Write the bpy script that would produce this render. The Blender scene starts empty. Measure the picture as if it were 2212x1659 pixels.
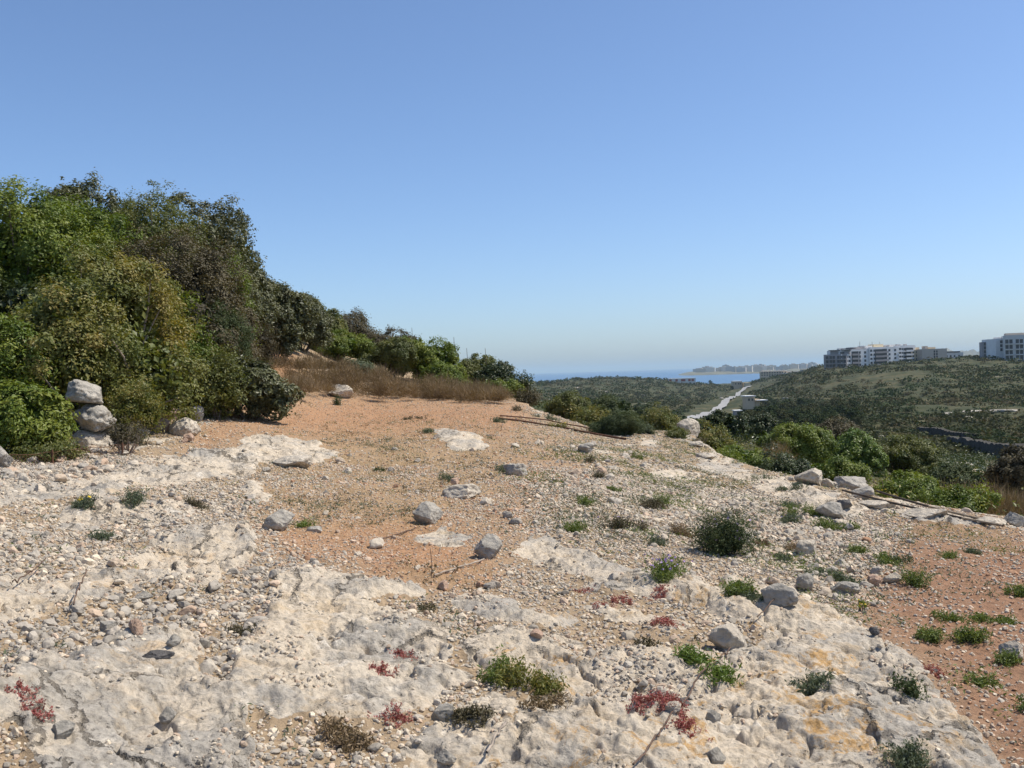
import bpy, math, random
import numpy as np
from mathutils import Matrix, Vector
scene = bpy.context.scene
COL = scene.collection
rng = np.random.default_rng(11)

# ------------------------------------------------------------------ camera
EYE = 1.65
FD, CU, CV = 2170.0, 1106.0, 829.5          # focal length and centre, in pixels of a 2212 px wide frame
PITCH, ROLL = math.radians(0.63), math.radians(1.76)
cam_data = bpy.data.cameras.new("camera")
cam = bpy.data.objects.new("camera", cam_data)
COL.objects.link(cam)
cam_data.sensor_fit = 'HORIZONTAL'
cam_data.sensor_width = 36.0
cam_data.lens = 36.0 * FD / 2212.0
cam_data.clip_start, cam_data.clip_end = 0.1, 90000.0
CM = Matrix.Translation((0, 0, EYE)) @ Matrix.Rotation(math.pi/2 - PITCH, 4, 'X') @ Matrix.Rotation(-ROLL, 4, 'Z')
cam.matrix_world = CM
scene.camera = cam
RC = np.array(CM.to_3x3())

# ------------------------------------------------------------------ sky, sun, exposure
SUN_EL, SUN_AZ = math.radians(57), math.radians(82)      # azimuth: to the right of the view direction (+Y)
world = bpy.data.worlds.new("World")
scene.world = world
world.use_nodes = True
wn = world.node_tree
bg = wn.nodes['Background']
sky = wn.nodes.new('ShaderNodeTexSky')
sky.sky_type = 'NISHITA'
sky.sun_disc = False
sky.sun_elevation = SUN_EL
sky.sun_rotation = SUN_AZ
sky.altitude = 0
sky.air_density, sky.dust_density, sky.ozone_density = 0.80, 0.95, 6.4
wn.links.new(sky.outputs[0], bg.inputs[0])
bg.inputs[1].default_value = 0.13
sun_data = bpy.data.lights.new("sun", 'SUN')
sun = bpy.data.objects.new("sun", sun_data)
COL.objects.link(sun)
sun_data.energy = 4.3
sun_data.angle = math.radians(0.5)
sun_data.color = (1.0, 0.93, 0.82)
SUN_DIR = Vector((math.sin(SUN_AZ)*math.cos(SUN_EL), math.cos(SUN_AZ)*math.cos(SUN_EL), math.sin(SUN_EL)))
sun.rotation_euler = SUN_DIR.to_track_quat('Z', 'Y').to_euler()
sun.location = (30, 10, 60)
scene.view_settings.view_transform = 'Standard'
scene.view_settings.look = 'None'
scene.view_settings.exposure = 0.36
scene.view_settings.gamma = 1.0
cy = scene.cycles
cy.max_bounces, cy.diffuse_bounces, cy.glossy_bounces, cy.transmission_bounces = 5, 3, 2, 3
cy.volume_bounces = 0
cy.transparent_max_bounces = 8
cy.use_denoising = True

# ------------------------------------------------------------------ numpy noise
def _hash(ix, iy, seed):
    h = (ix.astype(np.int64)*374761393 + iy.astype(np.int64)*668265263 + seed*974634777) & 0xffffffff
    h = ((h ^ (h >> 13)) * 1274126177) & 0xffffffff
    return ((h ^ (h >> 16)) & 0xffffff) / float(0x1000000)
def perlin(x, y, seed=0):
    xi, yi = np.floor(x), np.floor(y)
    fx, fy = x-xi, y-yi
    ux, uy = fx*fx*fx*(fx*(fx*6-15)+10), fy*fy*fy*(fy*(fy*6-15)+10)
    def g(dx, dy):
        a = _hash(xi+dx, yi+dy, seed)*2*np.pi
        return np.cos(a)*(fx-dx)+np.sin(a)*(fy-dy)
    a, b, c, d = g(0, 0), g(1, 0), g(0, 1), g(1, 1)
    return 1.5*((a*(1-ux)+b*ux)*(1-uy)+(c*(1-ux)+d*ux)*uy)
def fbm(x, y, seed=0, octv=4, gain=0.5):
    s, a, f = 0.0, 1.0, 1.0
    for o in range(octv):
        s = s + a*perlin(x*f, y*f, seed+o*17)
        a *= gain; f *= 2.03
    return s
def vnoise3(p, seed=0):
    i = np.floor(p); f = p-i; f = f*f*(3-2*f)
    r = 0.0
    for dx in (0, 1):
        for dy in (0, 1):
            for dz in (0, 1):
                w = (f[:, 0] if dx else 1-f[:, 0])*(f[:, 1] if dy else 1-f[:, 1])*(f[:, 2] if dz else 1-f[:, 2])
                r = r + w*_hash(i[:, 0]+dx+57*(i[:, 2]+dz), i[:, 1]+dy+131*(i[:, 2]+dz), seed)
    return r*2-1
def fbm3(p, seed=0, octv=4):
    s, a = 0.0, 1.0
    for o in range(octv):
        s = s + a*vnoise3(p*2.03**o, seed+o*7); a *= 0.5
    return s
def sstep(a, b, x):
    t = np.clip((x-a)/(b-a), 0, 1)
    return t*t*(3-2*t)

# ------------------------------------------------------------------ object helpers
def mesh_data(name, v, f, mat=None, smooth=False, attrs=None):
    v = np.asarray(v, dtype=np.float32); f = np.asarray(f, dtype=np.int32)
    me = bpy.data.meshes.new(name)
    n, k = f.shape
    me.vertices.add(len(v)); me.vertices.foreach_set('co', v.ravel())
    me.loops.add(n*k); me.loops.foreach_set('vertex_index', f.ravel())
    me.polygons.add(n)
    me.polygons.foreach_set('loop_start', np.arange(0, n*k, k, dtype=np.int32))
    me.polygons.foreach_set('loop_total', np.full(n, k, dtype=np.int32))
    me.polygons.foreach_set('use_smooth', np.full(n, smooth, dtype=bool))
    for an, (ty, val) in (attrs or {}).items():
        at = me.attributes.new(an, ty, 'POINT')
        val = np.asarray(val, dtype=np.float32)
        at.data.foreach_set('color' if ty == 'FLOAT_COLOR' else 'value', val.ravel())
    me.update(calc_edges=True)
    if mat: me.materials.append(mat)
    return me
def tag(o, label=None, cat=None, group=None, kind=None):
    for k, val in (('label', label), ('category', cat), ('group', group), ('kind', kind)):
        if val: o[k] = val
    return o
def link(name, me, parent=None, loc=None):
    o = bpy.data.objects.new(name, me)
    COL.objects.link(o)
    if parent: o.parent = parent
    if loc is not None: o.location = loc
    return o
def empty(name, loc, label, cat, group=None):
    o = link(name, None, None, loc)
    o.empty_display_size = 0.2
    return tag(o, label, cat, group)
def mbox(x0, x1, y0, y1, z0, z1):
    v = np.array([(x, y, z) for z in (z0, z1) for y in (y0, y1) for x in (x0, x1)], float)
    f = np.array([(0, 2, 3, 1), (4, 5, 7, 6), (0, 1, 5, 4), (2, 6, 7, 3), (0, 4, 6, 2), (1, 3, 7, 5)])
    return v, f
def join(parts):
    vs, fs, o = [], [], 0
    for v, f in parts:
        vs.append(v); fs.append(np.asarray(f)+o); o += len(v)
    return np.concatenate(vs), np.concatenate(fs)
def tube(pts, radii, n=6):
    pts = np.asarray(pts, float); k = len(pts)
    radii = np.broadcast_to(np.asarray(radii, float), (k,))
    d = np.gradient(pts, axis=0); d /= np.linalg.norm(d, axis=1)[:, None]+1e-9
    up = np.where(np.abs(d[:, 2:3]) > 0.9, np.array([[1.0, 0, 0]]), np.array([[0, 0, 1.0]]))
    a = np.cross(d, up); a /= np.linalg.norm(a, axis=1)[:, None]+1e-9
    b = np.cross(d, a)
    t = np.arange(n)*2*np.pi/n
    v = pts[:, None]+radii[:, None, None]*(a[:, None]*np.cos(t)[None, :, None]+b[:, None]*np.sin(t)[None, :, None])
    f = []
    for i in range(k-1):
        for j in range(n):
            f.append((i*n+j, i*n+(j+1) % n, (i+1)*n+(j+1) % n, (i+1)*n+j))
    return v.reshape(-1, 3), np.array(f)
def ico(level):
    t = (1+5**.5)/2
    v = [(-1, t, 0), (1, t, 0), (-1, -t, 0), (1, -t, 0), (0, -1, t), (0, 1, t), (0, -1, -t), (0, 1, -t), (t, 0, -1), (t, 0, 1), (-t, 0, -1), (-t, 0, 1)]
    v = [np.array(p)/np.linalg.norm(p) for p in v]
    f = [(0, 11, 5), (0, 5, 1), (0, 1, 7), (0, 7, 10), (0, 10, 11), (1, 5, 9), (5, 11, 4), (11, 10, 2), (10, 7, 6), (7, 1, 8), (3, 9, 4), (3, 4, 2), (3, 2, 6), (3, 6, 8), (3, 8, 9), (4, 9, 5), (2, 4, 11), (6, 2, 10), (8, 6, 7), (9, 8, 1)]
    for _ in range(level):
        c, nf = {}, []
        def mid(a, b):
            k = (min(a, b), max(a, b))
            if k not in c:
                m = v[a]+v[b]; v.append(m/np.linalg.norm(m)); c[k] = len(v)-1
            return c[k]
        for a, b, d in f:
            ab, bd, da = mid(a, b), mid(b, d), mid(d, a)
            nf += [(a, ab, da), (b, bd, ab), (d, da, bd), (ab, bd, da)]
        f = nf
    return np.array(v), np.array(f)
ICO = [ico(i) for i in range(5)]

# ------------------------------------------------------------------ material helpers
class NT:
    def __init__(s, name):
        s.m = bpy.data.materials.new(name); s.m.use_nodes = True
        s.t = s.m.node_tree; s.b = s.t.nodes['Principled BSDF']; s.out = s.t.nodes['Material Output']
        s.b.inputs['Roughness'].default_value = 0.9
        s.b.inputs['Specular IOR Level'].default_value = 0.25
        s.geo = s.t.nodes.new('ShaderNodeNewGeometry')
        s.pos = s.geo.outputs['Position']
    def set(s, n, i, v):
        if v is None: return
        if hasattr(v, 'is_output'): s.t.links.new(v, n.inputs[i])
        else: n.inputs[i].default_value = v
    def attr(s, name, out='Fac'):
        n = s.t.nodes.new('ShaderNodeAttribute'); n.attribute_name = name; return n.outputs[out]
    def noise(s, scale, detail=5, rough=.55, vec=None, out=0, dist=0.0):
        n = s.t.nodes.new('ShaderNodeTexNoise')
        s.set(n, 'Vector', vec or s.pos); s.set(n, 'Scale', scale); s.set(n, 'Detail', detail); s.set(n, 'Roughness', rough); s.set(n, 'Distortion', dist)
        return n.outputs[out]
    def voro(s, scale, vec=None, out='Distance', feature='F1'):
        n = s.t.nodes.new('ShaderNodeTexVoronoi'); n.feature = feature
        s.set(n, 'Vector', vec or s.pos); s.set(n, 'Scale', scale); return n.outputs[out]
    def ramp(s, fac, stops):
        n = s.t.nodes.new('ShaderNodeValToRGB'); e = n.color_ramp.elements
        while len(e) < len(stops): e.new(0.5)
        for el, (p, c) in zip(e, stops):
            el.position = p; el.color = (*c, 1) if not np.isscalar(c) else (c, c, c, 1)
        s.set(n, 0, fac); return n.outputs[0]
    def mix(s, fac, a, b, mode='MIX'):
        n = s.t.nodes.new('ShaderNodeMix'); n.data_type = 'RGBA'; n.blend_type = mode
        col = lambda c: (*c, 1) if isinstance(c, tuple) and len(c) == 3 else c
        s.set(n, 0, fac); s.set(n, 6, col(a)); s.set(n, 7, col(b)); return n.outputs[2]
    def math(s, op, a, b=0.5, c=None):
        n = s.t.nodes.new('ShaderNodeMath'); n.operation = op
        s.set(n, 0, a); s.set(n, 1, b)
        if c is not None: s.set(n, 2, c)
        return n.outputs[0]
    def step(s, x, a, b):
        n = s.t.nodes.new('ShaderNodeMapRange'); n.interpolation_type = 'SMOOTHSTEP'
        s.set(n, 0, x); s.set(n, 1, a); s.set(n, 2, b); return n.outputs[0]
    def mapping(s, scale, vec=None):
        n = s.t.nodes.new('ShaderNodeVectorMath'); n.operation = 'MULTIPLY'
        s.set(n, 0, vec or s.pos); s.set(n, 1, scale); return n.outputs[0]
    def objpos(s):
        n = s.t.nodes.new('ShaderNodeTexCoord'); return n.outputs['Object']
    def bump(s, h, strength=.5, dist=.02, nrm=None):
        n = s.t.nodes.new('ShaderNodeBump')
        s.set(n, 'Height', h); s.set(n, 'Strength', strength); s.set(n, 'Distance', dist); s.set(n, 'Normal', nrm)
        return n.outputs[0]
    def done(s, color=None, normal=None, rough=None, spec=None):
        s.set(s.b, 'Base Color', (*color, 1) if isinstance(color, tuple) and len(color) == 3 else color)
        s.set(s.b, 'Normal', normal); s.set(s.b, 'Roughness', rough); s.set(s.b, 'Specular IOR Level', spec)
        return s.m
def leaf_mat(name, c0, c1, c2, rough=.5, spec=.35, trans=.3):
    n = NT(name)
    col = n.ramp(n.attr('tint'), [(0.0, c0), (0.5, c1), (1.0, c2)])
    n.done(col, None, rough, spec)
    tr = n.t.nodes.new('ShaderNodeBsdfTranslucent')
    n.t.links.new(n.mix(1.0, col, (1.25, 1.2, 0.5), 'MULTIPLY'), tr.inputs[0])
    mx = n.t.nodes.new('ShaderNodeMixShader'); mx.inputs[0].default_value = trans
    n.t.links.new(n.b.outputs[0], mx.inputs[1]); n.t.links.new(tr.outputs[0], mx.inputs[2])
    n.t.links.new(mx.outputs[0], n.out.inputs[0])
    return n.m
def plain_mat(name, c, var=.12, scale=6.0, rough=.85, spec=.2, bump=0.0):
    n = NT(name)
    v = n.noise(scale, 5, .6, n.objpos())
    lo = tuple(max(0, x*(1-var*1.6)) for x in c); hi = tuple(min(1, x*(1+var)) for x in c)
    col = n.ramp(v, [(0.3, lo), (0.7, hi)])
    return n.done(col, n.bump(v, .5, bump) if bump else None, rough, spec)

# ------------------------------------------------------------------ terrain: where directions meet the land
def ray_dir(u, v):
    d = RC @ np.array([(u-CU)/FD, -(v-CV)/FD, -1.0]); return d/np.linalg.norm(d)
def ang(u, v):
    d = ray_dir(u, v); return math.atan2(d[0], d[1]), d[2]/math.hypot(d[0], d[1])
def project(x, y, z):
    p = np.stack([x, y, z-EYE], -1) @ RC
    w = np.where(-p[..., 2] > 1e-3, -p[..., 2], 1e-3)
    return CU+FD*p[..., 0]/w, CV-FD*p[..., 1]/w

NEAR = [(0,1659,4.0),(550,1659,4.0),(1106,1659,4.05),(1650,1659,4.3),(2212,1659,4.75),(0,1300,6.2),(500,1300,6.3),(1000,1300,6.4),
 (1500,1450,5.4),(1500,1300,6.7),(2000,1300,7.5),(2212,1300,7.8),(0,1010,12),(250,1000,12.3),(500,1000,12.6),(950,1120,9.3),(1100,1010,12.6),
 (1330,1150,9),(1570,1180,9),(1250,980,14.8),(700,862,24),(400,930,16),(190,985,13),(1080,872,24.5),(1300,948,19),(1490,940,21),(1550,990,18),
 (1760,1045,14.5),(1900,1085,13),(2130,1122,12),(2212,1130,12),(600,748,29),(480,870,20),(900,858,26),(100,905,17),(200,780,25),(200,660,33),
 (500,740,30),(500,690,40),(800,800,32),(800,775,42),(1050,842,33),(1050,845,45),(200,700,55),(500,740,60),(800,800,60),
 (-800,1300,6.3),(-800,1010,13),(-800,800,22),(-800,680,35),(-800,1659,4.0),(3000,1659,5),(3000,1300,8.3),(3000,1150,13),(3000,1140,20),
 (1330,900,32),(1600,960,32),(1900,1050,25),(2200,1100,22)]
FAR = [(0,830,140),(500,850,160),(900,868,170),(0,860,600),(900,860,700),(500,850,1500),(1050,860,70),(1160,895,45),(1160,890,90),(1160,880,220),(1160,862,500),
 (1160,832,900),(1160,845,1500),(1300,930,40),(1300,908,100),(1300,895,250),(1300,872,450),(1300,845,750),(1300,820,1000),(1300,835,1500),
 (1450,928,45),(1450,915,120),(1450,905,250),(1450,892,400),(1450,850,800),(1450,822,1080),(1450,828,1500),
 (1580,985,30),(1580,960,60),(1580,930,130),(1580,908,250),(1580,888,420),(1580,858,800),(1580,838,1100),(1580,826,1500),
 (1680,1000,30),(1680,970,60),(1680,945,130),(1680,915,250),(1680,880,420),(1680,845,700),(1680,815,1000),(1680,812,1500),
 (1750,1030,25),(1750,985,50),(1750,962,90),(1750,935,150),(1750,900,260),(1750,850,430),(1750,806,600),(1750,800,720),(1750,812,1500),
 (1950,1060,25),(1950,1015,55),(1950,992,85),(1950,962,125),(1950,930,175),(1950,868,310),(1950,787,590),(1950,783,720),(1950,800,1500),
 (2040,780,590),(2040,778,700),(1830,797,590),(1830,795,700),(2125,777,580),(2125,775,720),
 (2150,1090,25),(2150,1045,45),(2150,1005,70),(2150,985,100),(2150,965,135),(2150,910,205),(2150,855,330),(2150,785,560),(2150,773,700),(2150,800,1500),
 (2700,1100,25),(2700,1040,60),(2700,980,120),(2700,890,250),(2700,785,560),(2700,770,700),(2700,800,1500)]
def tps_fit(pts, lam=1e-3):
    P = np.array([(*ang(u, v), r) for u, v, r in pts])
    X = np.stack([P[:, 0]*3.0, np.log(P[:, 2])], 1); q = P[:, 1]+1.62/P[:, 2]
    extra = [(a*3.0, math.log(r)) for a in (-1.0, -.5, 0, .5, 1.0) for r in (0.5, 1.2, 2.4)] if pts is NEAR else []
    if extra:
        X = np.concatenate([X, np.array(extra)]); q = np.concatenate([q, np.zeros(len(extra))])
    n = len(X)
    def K(A, B):
        d2 = ((A[:, None]-B[None])**2).sum(-1); return 0.5*d2*np.log(d2+1e-12)
    M = np.zeros((n+3, n+3)); M[:n, :n] = K(X, X)+lam*np.eye(n)
    M[:n, n] = M[n, :n] = 1; M[:n, n+1:] = X; M[n+1:, :n] = X.T
    w = np.linalg.solve(M, np.concatenate([q, np.zeros(3)]))
    def ev(th, lr):
        Q = np.stack([th.ravel()*3.0, lr.ravel()], 1); out = np.empty(len(Q))
        for i in range(0, len(Q), 4000):
            s = Q[i:i+4000]; out[i:i+4000] = K(s, X) @ w[:n]+w[n]+s @ w[n+1:]
        return out.reshape(th.shape)
    return ev
evN, evF = tps_fit(NEAR), tps_fit(FAR)
cth = np.linspace(-1.05, 1.05, 160); clr = np.linspace(math.log(0.4), math.log(7000), 240)
G1, G2 = np.meshgrid(cth, clr, indexing='ij')
QN, QF = evN(G1, np.minimum(G2, math.log(70))), evF(G1, np.clip(G2, math.log(14), math.log(1600)))
def bil(A, fi, fj):
    fi = np.clip(fi, 0, A.shape[0]-1.001); fj = np.clip(fj, 0, A.shape[1]-1.001)
    i, j = fi.astype(int), fj.astype(int); a, b = fi-i, fj-j
    return A[i, j]*(1-a)*(1-b)+A[i+1, j]*a*(1-b)+A[i, j+1]*(1-a)*b+A[i+1, j+1]*a*b
EDGE = sorted((ang(u, 1000)[0], r) for u, r in [(-600,60),(700,60),(900,52),(1010,42),(1080,30),(1160,24),(1300,20.5),(1480,22.0),(1550,18.6),(1640,16.6),(1760,15.0),(1900,13.7),(2130,12.6),(2212,12.6),(3000,13)])
ETH, ER = np.array([e[0] for e in EDGE]), np.array([e[1] for e in EDGE])
def base_z(th, r):
    """height of the land (world z) without small relief"""
    fi = (np.clip(th, -1.05, 1.05)+1.05)/2.10*159; fj = (np.log(np.maximum(r, .4))-clr[0])/(clr[-1]-clr[0])*239
    zn = EYE+r*(bil(QN, fi, fj)-1.62/np.maximum(r, .4)); zf = EYE+r*(bil(QF, fi, fj)-1.62/np.maximum(r, .4))
    re = np.interp(th, ETH, ER); wid = np.where(re > 25, re*.7, 3.0)
    s = sstep(0, 1, (r-re)/wid)
    z = zn*(1-s)+zf*s
    behind = sstep(0.85, 1.3, np.abs(th))
    z = z*(1-behind)+behind*(0.03-0.01*r*(r < 60)-0.6*(r >= 60))
    return z*(1-sstep(1300, 1700, r))+(EYE-60)*sstep(1300, 1700, r)

# ------------------------------------------------------------------ what covers the plateau: bare rock, soils, rubble
U0, V0, UW, VH = -300, 700, 2800, 1100
gu, gv = np.meshgrid(np.arange(U0, U0+UW, 4), np.arange(V0, V0+VH, 4))
def poly(pts):
    ins = np.zeros(gu.shape, bool); n = len(pts)
    for i in range(n):
        (x1, y1), (x2, y2) = pts[i], pts[(i+1) % n]
        if y1 == y2: continue
        c = ((y1 > gv) != (y2 > gv)) & (gu < (x2-x1)*(gv-y1)/(y2-y1)+x1)
        ins ^= c
    return ins
def blur(a, k):
    a = a.astype(float)
    for _ in range(2):
        for ax in (0, 1):
            c = np.cumsum(np.pad(a, [(k+1, k) if i == ax else (0, 0) for i in (0, 1)], mode='edge'), axis=ax)
            n = a.shape[ax]
            a = (np.take(c, np.arange(2*k+1, 2*k+1+n), axis=ax)-np.take(c, np.arange(0, n), axis=ax))/(2*k+1)
    return a
ROCKP = [
 [(-300,1045),(0,1050),(110,1028),(230,1030),(330,1012),(430,990),(520,985),(560,1010),(520,1035),(430,1040),(320,1050),(210,1078),(100,1085),(0,1100),(-300,1110)],
 [(540,948),(570,940),(640,950),(700,965),(742,985),(690,1000),(640,1010),(580,1005),(520,1000),(500,975)],
 [(390,990),(500,970),(520,985),(440,998)],
 [(120,1110),(260,1085),(390,1090),(440,1110),(400,1130),(270,1125),(200,1140),(120,1140)],
 [(560,1040),(590,1062),(570,1085),(520,1060)],
 [(-300,1270),(0,1262),(90,1262),(230,1250),(330,1225),(300,1190),(370,1150),(470,1135),(535,1150),(552,1190),(520,1225),(440,1255),(420,1290),(300,1300),(200,1335),(80,1330),(0,1345),(-300,1360)],
 [(560,1300),(600,1275),(600,1235),(650,1255),(700,1290),(760,1310),(900,1335),(985,1390),(970,1440),(1010,1480),(940,1520),(850,1545),(760,1560),(620,1570),(540,1540),(500,1480),(540,1440),(530,1400)],
 [(-300,1480),(0,1500),(90,1440),(150,1410),(240,1405),(300,1370),(420,1375),(440,1420),(430,1470),(500,1500),(545,1560),(560,1610),(500,1659),(480,1800),(100,1800),(60,1640),(0,1580),(-300,1600)],
 [(620,1250),(660,1240),(760,1240),(830,1270),(880,1290),(800,1310),(700,1290)],
 [(830,1265),(900,1262),(915,1290),(850,1300)],
 [(860,1659),(890,1600),(980,1540),(1060,1500),(1140,1530),(1200,1560),(1260,1620),(1280,1800),(840,1800)],
 [(1000,1400),(1080,1370),(1160,1400),(1300,1430),(1420,1400),(1500,1440),(1600,1400),(1720,1370),(1800,1330),(1880,1365),(1960,1430),(2010,1490),(2060,1530),(2100,1580),(2130,1659),(2140,1800),(1240,1800),(1230,1640),(1180,1550),(1120,1480),(1010,1450)],
 [(1110,1185),(1180,1170),(1260,1190),(1330,1225),(1440,1245),(1530,1270),(1620,1300),(1720,1320),(1800,1330),(1720,1370),(1640,1380),(1560,1340),(1500,1310),(1420,1300),(1340,1275),(1230,1240),(1150,1215)],
 [(960,1270),(1060,1300),(1180,1330),(1260,1340),(1180,1370),(1100,1350),(1000,1320)],
 [(1250,1300),(1360,1325),(1480,1345),(1440,1370),(1300,1350)],
 [(935,925),(980,930),(1040,955),(1065,970),(1030,976),(960,965)],
 [(895,1148),(950,1146),(1010,1165),(1020,1180),(960,1176),(900,1164)],
 [(1360,952),(1420,950),(1450,958),(1400,966)],[(1380,1010),(1450,1015),(1540,1035),(1500,1040),(1420,1028)],
 [(1530,985),(1560,1005),(1640,1025),(1740,1055),(1830,1082),(1880,1100),(1880,1115),(1820,1120),(1880,1150),(1840,1148),(1760,1105),(1700,1075),(1620,1045),(1540,1020),(1500,1000)],
 [(1560,1240),(1640,1250),(1720,1290),(1700,1310),(1620,1300)],
 [(1890,1085),(2000,1105),(2120,1122),(2212,1128),(2500,1130),(2500,1150),(2212,1150),(2100,1135),(1980,1125),(1890,1105)],
 [(1600,945),(1500,950),(1545,975),(1580,1000)],
]
rk = np.zeros(gu.shape)
for p in ROCKP: rk = np.maximum(rk, poly(p))
RK = blur(rk, 2); RKH = blur(rk, 4)
red = blur(poly([(370,985),(420,930),(560,890),(640,862),(760,855),(1080,868),(1160,890),(1120,925),(900,935),(760,950),(560,935),(450,965)]), 6)*1.0
red += blur(poly([(560,700),(640,735),(640,770),(600,860),(480,890),(440,880),(530,770)]), 4)
tan = blur(poly([(560,960),(760,945),(930,930),(1130,925),(1280,960),(1260,1020),(1150,1060),(1180,1110),(1130,1180),(1080,1250),(840,1270),(700,1230),(560,1150),(540,1060),(640,1015),(740,990)]), 10)
dkred = blur(poly([(560,1155),(640,1140),(760,1120),(880,1110),(960,1120),(1010,1190),(1060,1220),(1040,1265),(880,1262),(760,1200),(600,1200)]), 6)
brown = blur(poly([(1900,1130),(2020,1120),(2212,1135),(2500,1150),(2500,1800),(2150,1800),(2120,1620),(2060,1520),(1960,1410),(1860,1340),(1880,1250),(1960,1200)]), 10)
grav = blur(poly([(1130,1000),(1340,960),(1560,1010),(1700,1060),(1880,1130),(1960,1190),(1900,1300),(1700,1260),(1500,1180),(1200,1140),(1130,1060)]), 12)
drift = blur(poly([(-300,1350),(0,1350),(130,1335),(250,1298),(330,1268),(450,1262),(475,1290),(430,1335),(400,1368),(300,1382),(150,1420),(60,1455),(0,1505),(-300,1520)]), 3)
drift = np.maximum(drift, .75*blur(poly([(-300,1012),(0,1008),(280,985),(320,1005),(110,1035),(0,1052),(-300,1060)]), 3))
drift = np.maximum(drift, .45*blur(poly([(170,1148),(400,1100),(520,1060),(545,1140),(440,1146),(300,1195),(60,1256),(-200,1260),(-200,1150)]), 5))
drift = np.maximum(drift, .7*blur(poly([(560,1180),(720,1215),(640,1240),(600,1300),(540,1340),(520,1440),(480,1500),(440,1440),(470,1330),(545,1250)]), 4))
drift = np.maximum(drift, .5*blur(poly([(1240,1440),(1420,1420),(1500,1500),(1460,1560),(1300,1540)]), 5))
dry = blur(poly([(560,1010),(760,940),(1000,930),(1120,990),(1100,1080),(940,1160),(700,1150),(580,1090)]), 10)
dry = np.maximum(dry, .9*blur(poly([(840,1210),(1040,1220),(1080,1250),(900,1270)]), 5))
dry = np.maximum(dry, .8*blur(poly([(1880,1090),(2212,1130),(2212,1180),(2000,1170)]), 5))
dry = np.maximum(dry, .7*blur(poly([(1210,1050),(1480,1060),(1480,1160),(1240,1150)]), 8))
lichz = blur(poly([(1000,1380),(1500,1250),(1800,1320),(2000,1480),(2120,1659),(2120,1800),(1000,1800),(900,1600)]), 14)+.45*blur(poly([(-300,1180),(560,1150),(560,1480),(-300,1520)]), 12)
def zsample(A, u, v):
    return bil(A, (np.asarray(v)-V0)/4.0, (np.asarray(u)-U0)/4.0)

def zones(x, y, th, r, zb):
    u, v = project(x, y, zb)
    k = 1.0+0*u
    w1 = fbm(x*1.7, y*1.7, 5, 4); w2 = fbm(x*1.7, y*1.7, 25, 4)
    sc = FD/np.maximum(r, 2)
    du, dv = w1*sc*0.10, w2*sc*0.035
    uu, vv = u+du, v+dv
    front = (np.abs(th) < 0.9) & (r > 1.2)
    nz = fbm(x*3.1, y*3.1, 41, 4)
    rock = np.where(front, sstep(.27, .53, zsample(RK, uu, vv)+.20*nz), .6)
    extra = sstep(.42, .60, fbm(x*1.3, y*1.3, 77, 4)+.3*nz)*.8                        # small outcrops through the soil
    t_, d_, re_ = zsample(tan, uu, vv), zsample(dkred, uu, vv), zsample(red, uu, vv)
    br = zsample(brown, uu, vv)
    rock = rock*(1-.9*sstep(.3, .7, zsample(drift, uu, vv)))
    rock = np.maximum(rock, (1-zsample(drift, uu, vv))*extra*(1-np.clip(t_+re_+br, 0, 1))*(r < 30))
    soft = np.where(front, sstep(.12, .88, zsample(RKH, uu, vv)+.22*nz), .6)
    return dict(rock=np.clip(rock, 0, 1), slab=np.maximum(soft, .8*rock*(rock < soft)), red=np.clip(re_+.62*d_+.42*t_, 0, 1), brown=np.clip(br, 0, 1), grav=zsample(grav, uu, vv), drift=np.clip(zsample(drift, uu, vv), 0, 1),
                dry=zsample(dry, uu, vv), lich=np.clip(zsample(lichz, uu, vv), 0, 1), u=u, v=v, soil=np.clip(t_+d_+re_, 0, 1))
def relief(x, y, r, rock, soil):
    n1 = fbm(x*.8+3, y*.95, 9, 4)+.15*perlin(x*4, y*4, 3)
    t = n1*3.6+.10*fbm(x*6, y*6, 15, 3); fl = np.floor(t); st = (fl+.35*(t-fl)+.65*sstep(.42, .58, t-fl))/3.6
    pit = sstep(.25, .6, fbm(x*3.4, y*3.4, 61, 3))
    rid = 1-np.abs(fbm(x*1.9+.3*n1, y*2.6, 63, 3)); rid2 = 1-np.abs(fbm(x*5.5, y*7, 65, 3))
    hr = .055+.115*st-.038*sstep(.86, 1.0, rid)-.012*sstep(.82, 1.0, rid2)+.011*fbm(x*9, y*9, 13, 4)-.012*pit+.006*perlin(x*24, y*24, 19)
    hs = .022*fbm(x*1.6, y*1.6, 21, 3)+.010*fbm(x*9, y*9, 22, 3)
    amp = 1-.45*sstep(14, 22, r)
    return (rock*hr+(1-rock)*hs)*amp*sstep(.3, 1.5, r)*(1-sstep(45, 70, r))

# one sheet on a polar net round the camera foot: fine near, coarse far
th_in = np.linspace(-0.72, 0.72, 940)
TH = np.concatenate([np.linspace(-math.pi, -0.74, 46), th_in, np.linspace(0.74, math.pi, 46)])
RR = np.concatenate([np.geomspace(.05, 2.6, 40)[:-1], np.geomspace(2.6, 30, 700)[:-1], np.geomspace(30, 120, 150)[:-1], np.geomspace(120, 1750, 230)])
T2, R2 = np.meshgrid(TH, RR, indexing='ij')
X2, Y2 = R2*np.sin(T2), R2*np.cos(T2)
ZB = base_z(T2, R2)
nr = np.searchsorted(RR, 75.0)
ZN = zones(X2[:, :nr], Y2[:, :nr], T2[:, :nr], R2[:, :nr], ZB[:, :nr])
Z2 = ZB.copy()
Z2[:, :nr] += relief(X2[:, :nr], Y2[:, :nr], R2[:, :nr], ZN['slab'], ZN['soil'])
farw = sstep(18, 30, R2-np.interp(T2, ETH, ER)*.0)*sstep(3, 12, R2-np.interp(T2, ETH, ER))
tr = fbm(X2/60, Y2/60, 31, 4)
ledge = (Z2*.55+tr*1.2); fl = np.floor(ledge)
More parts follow.
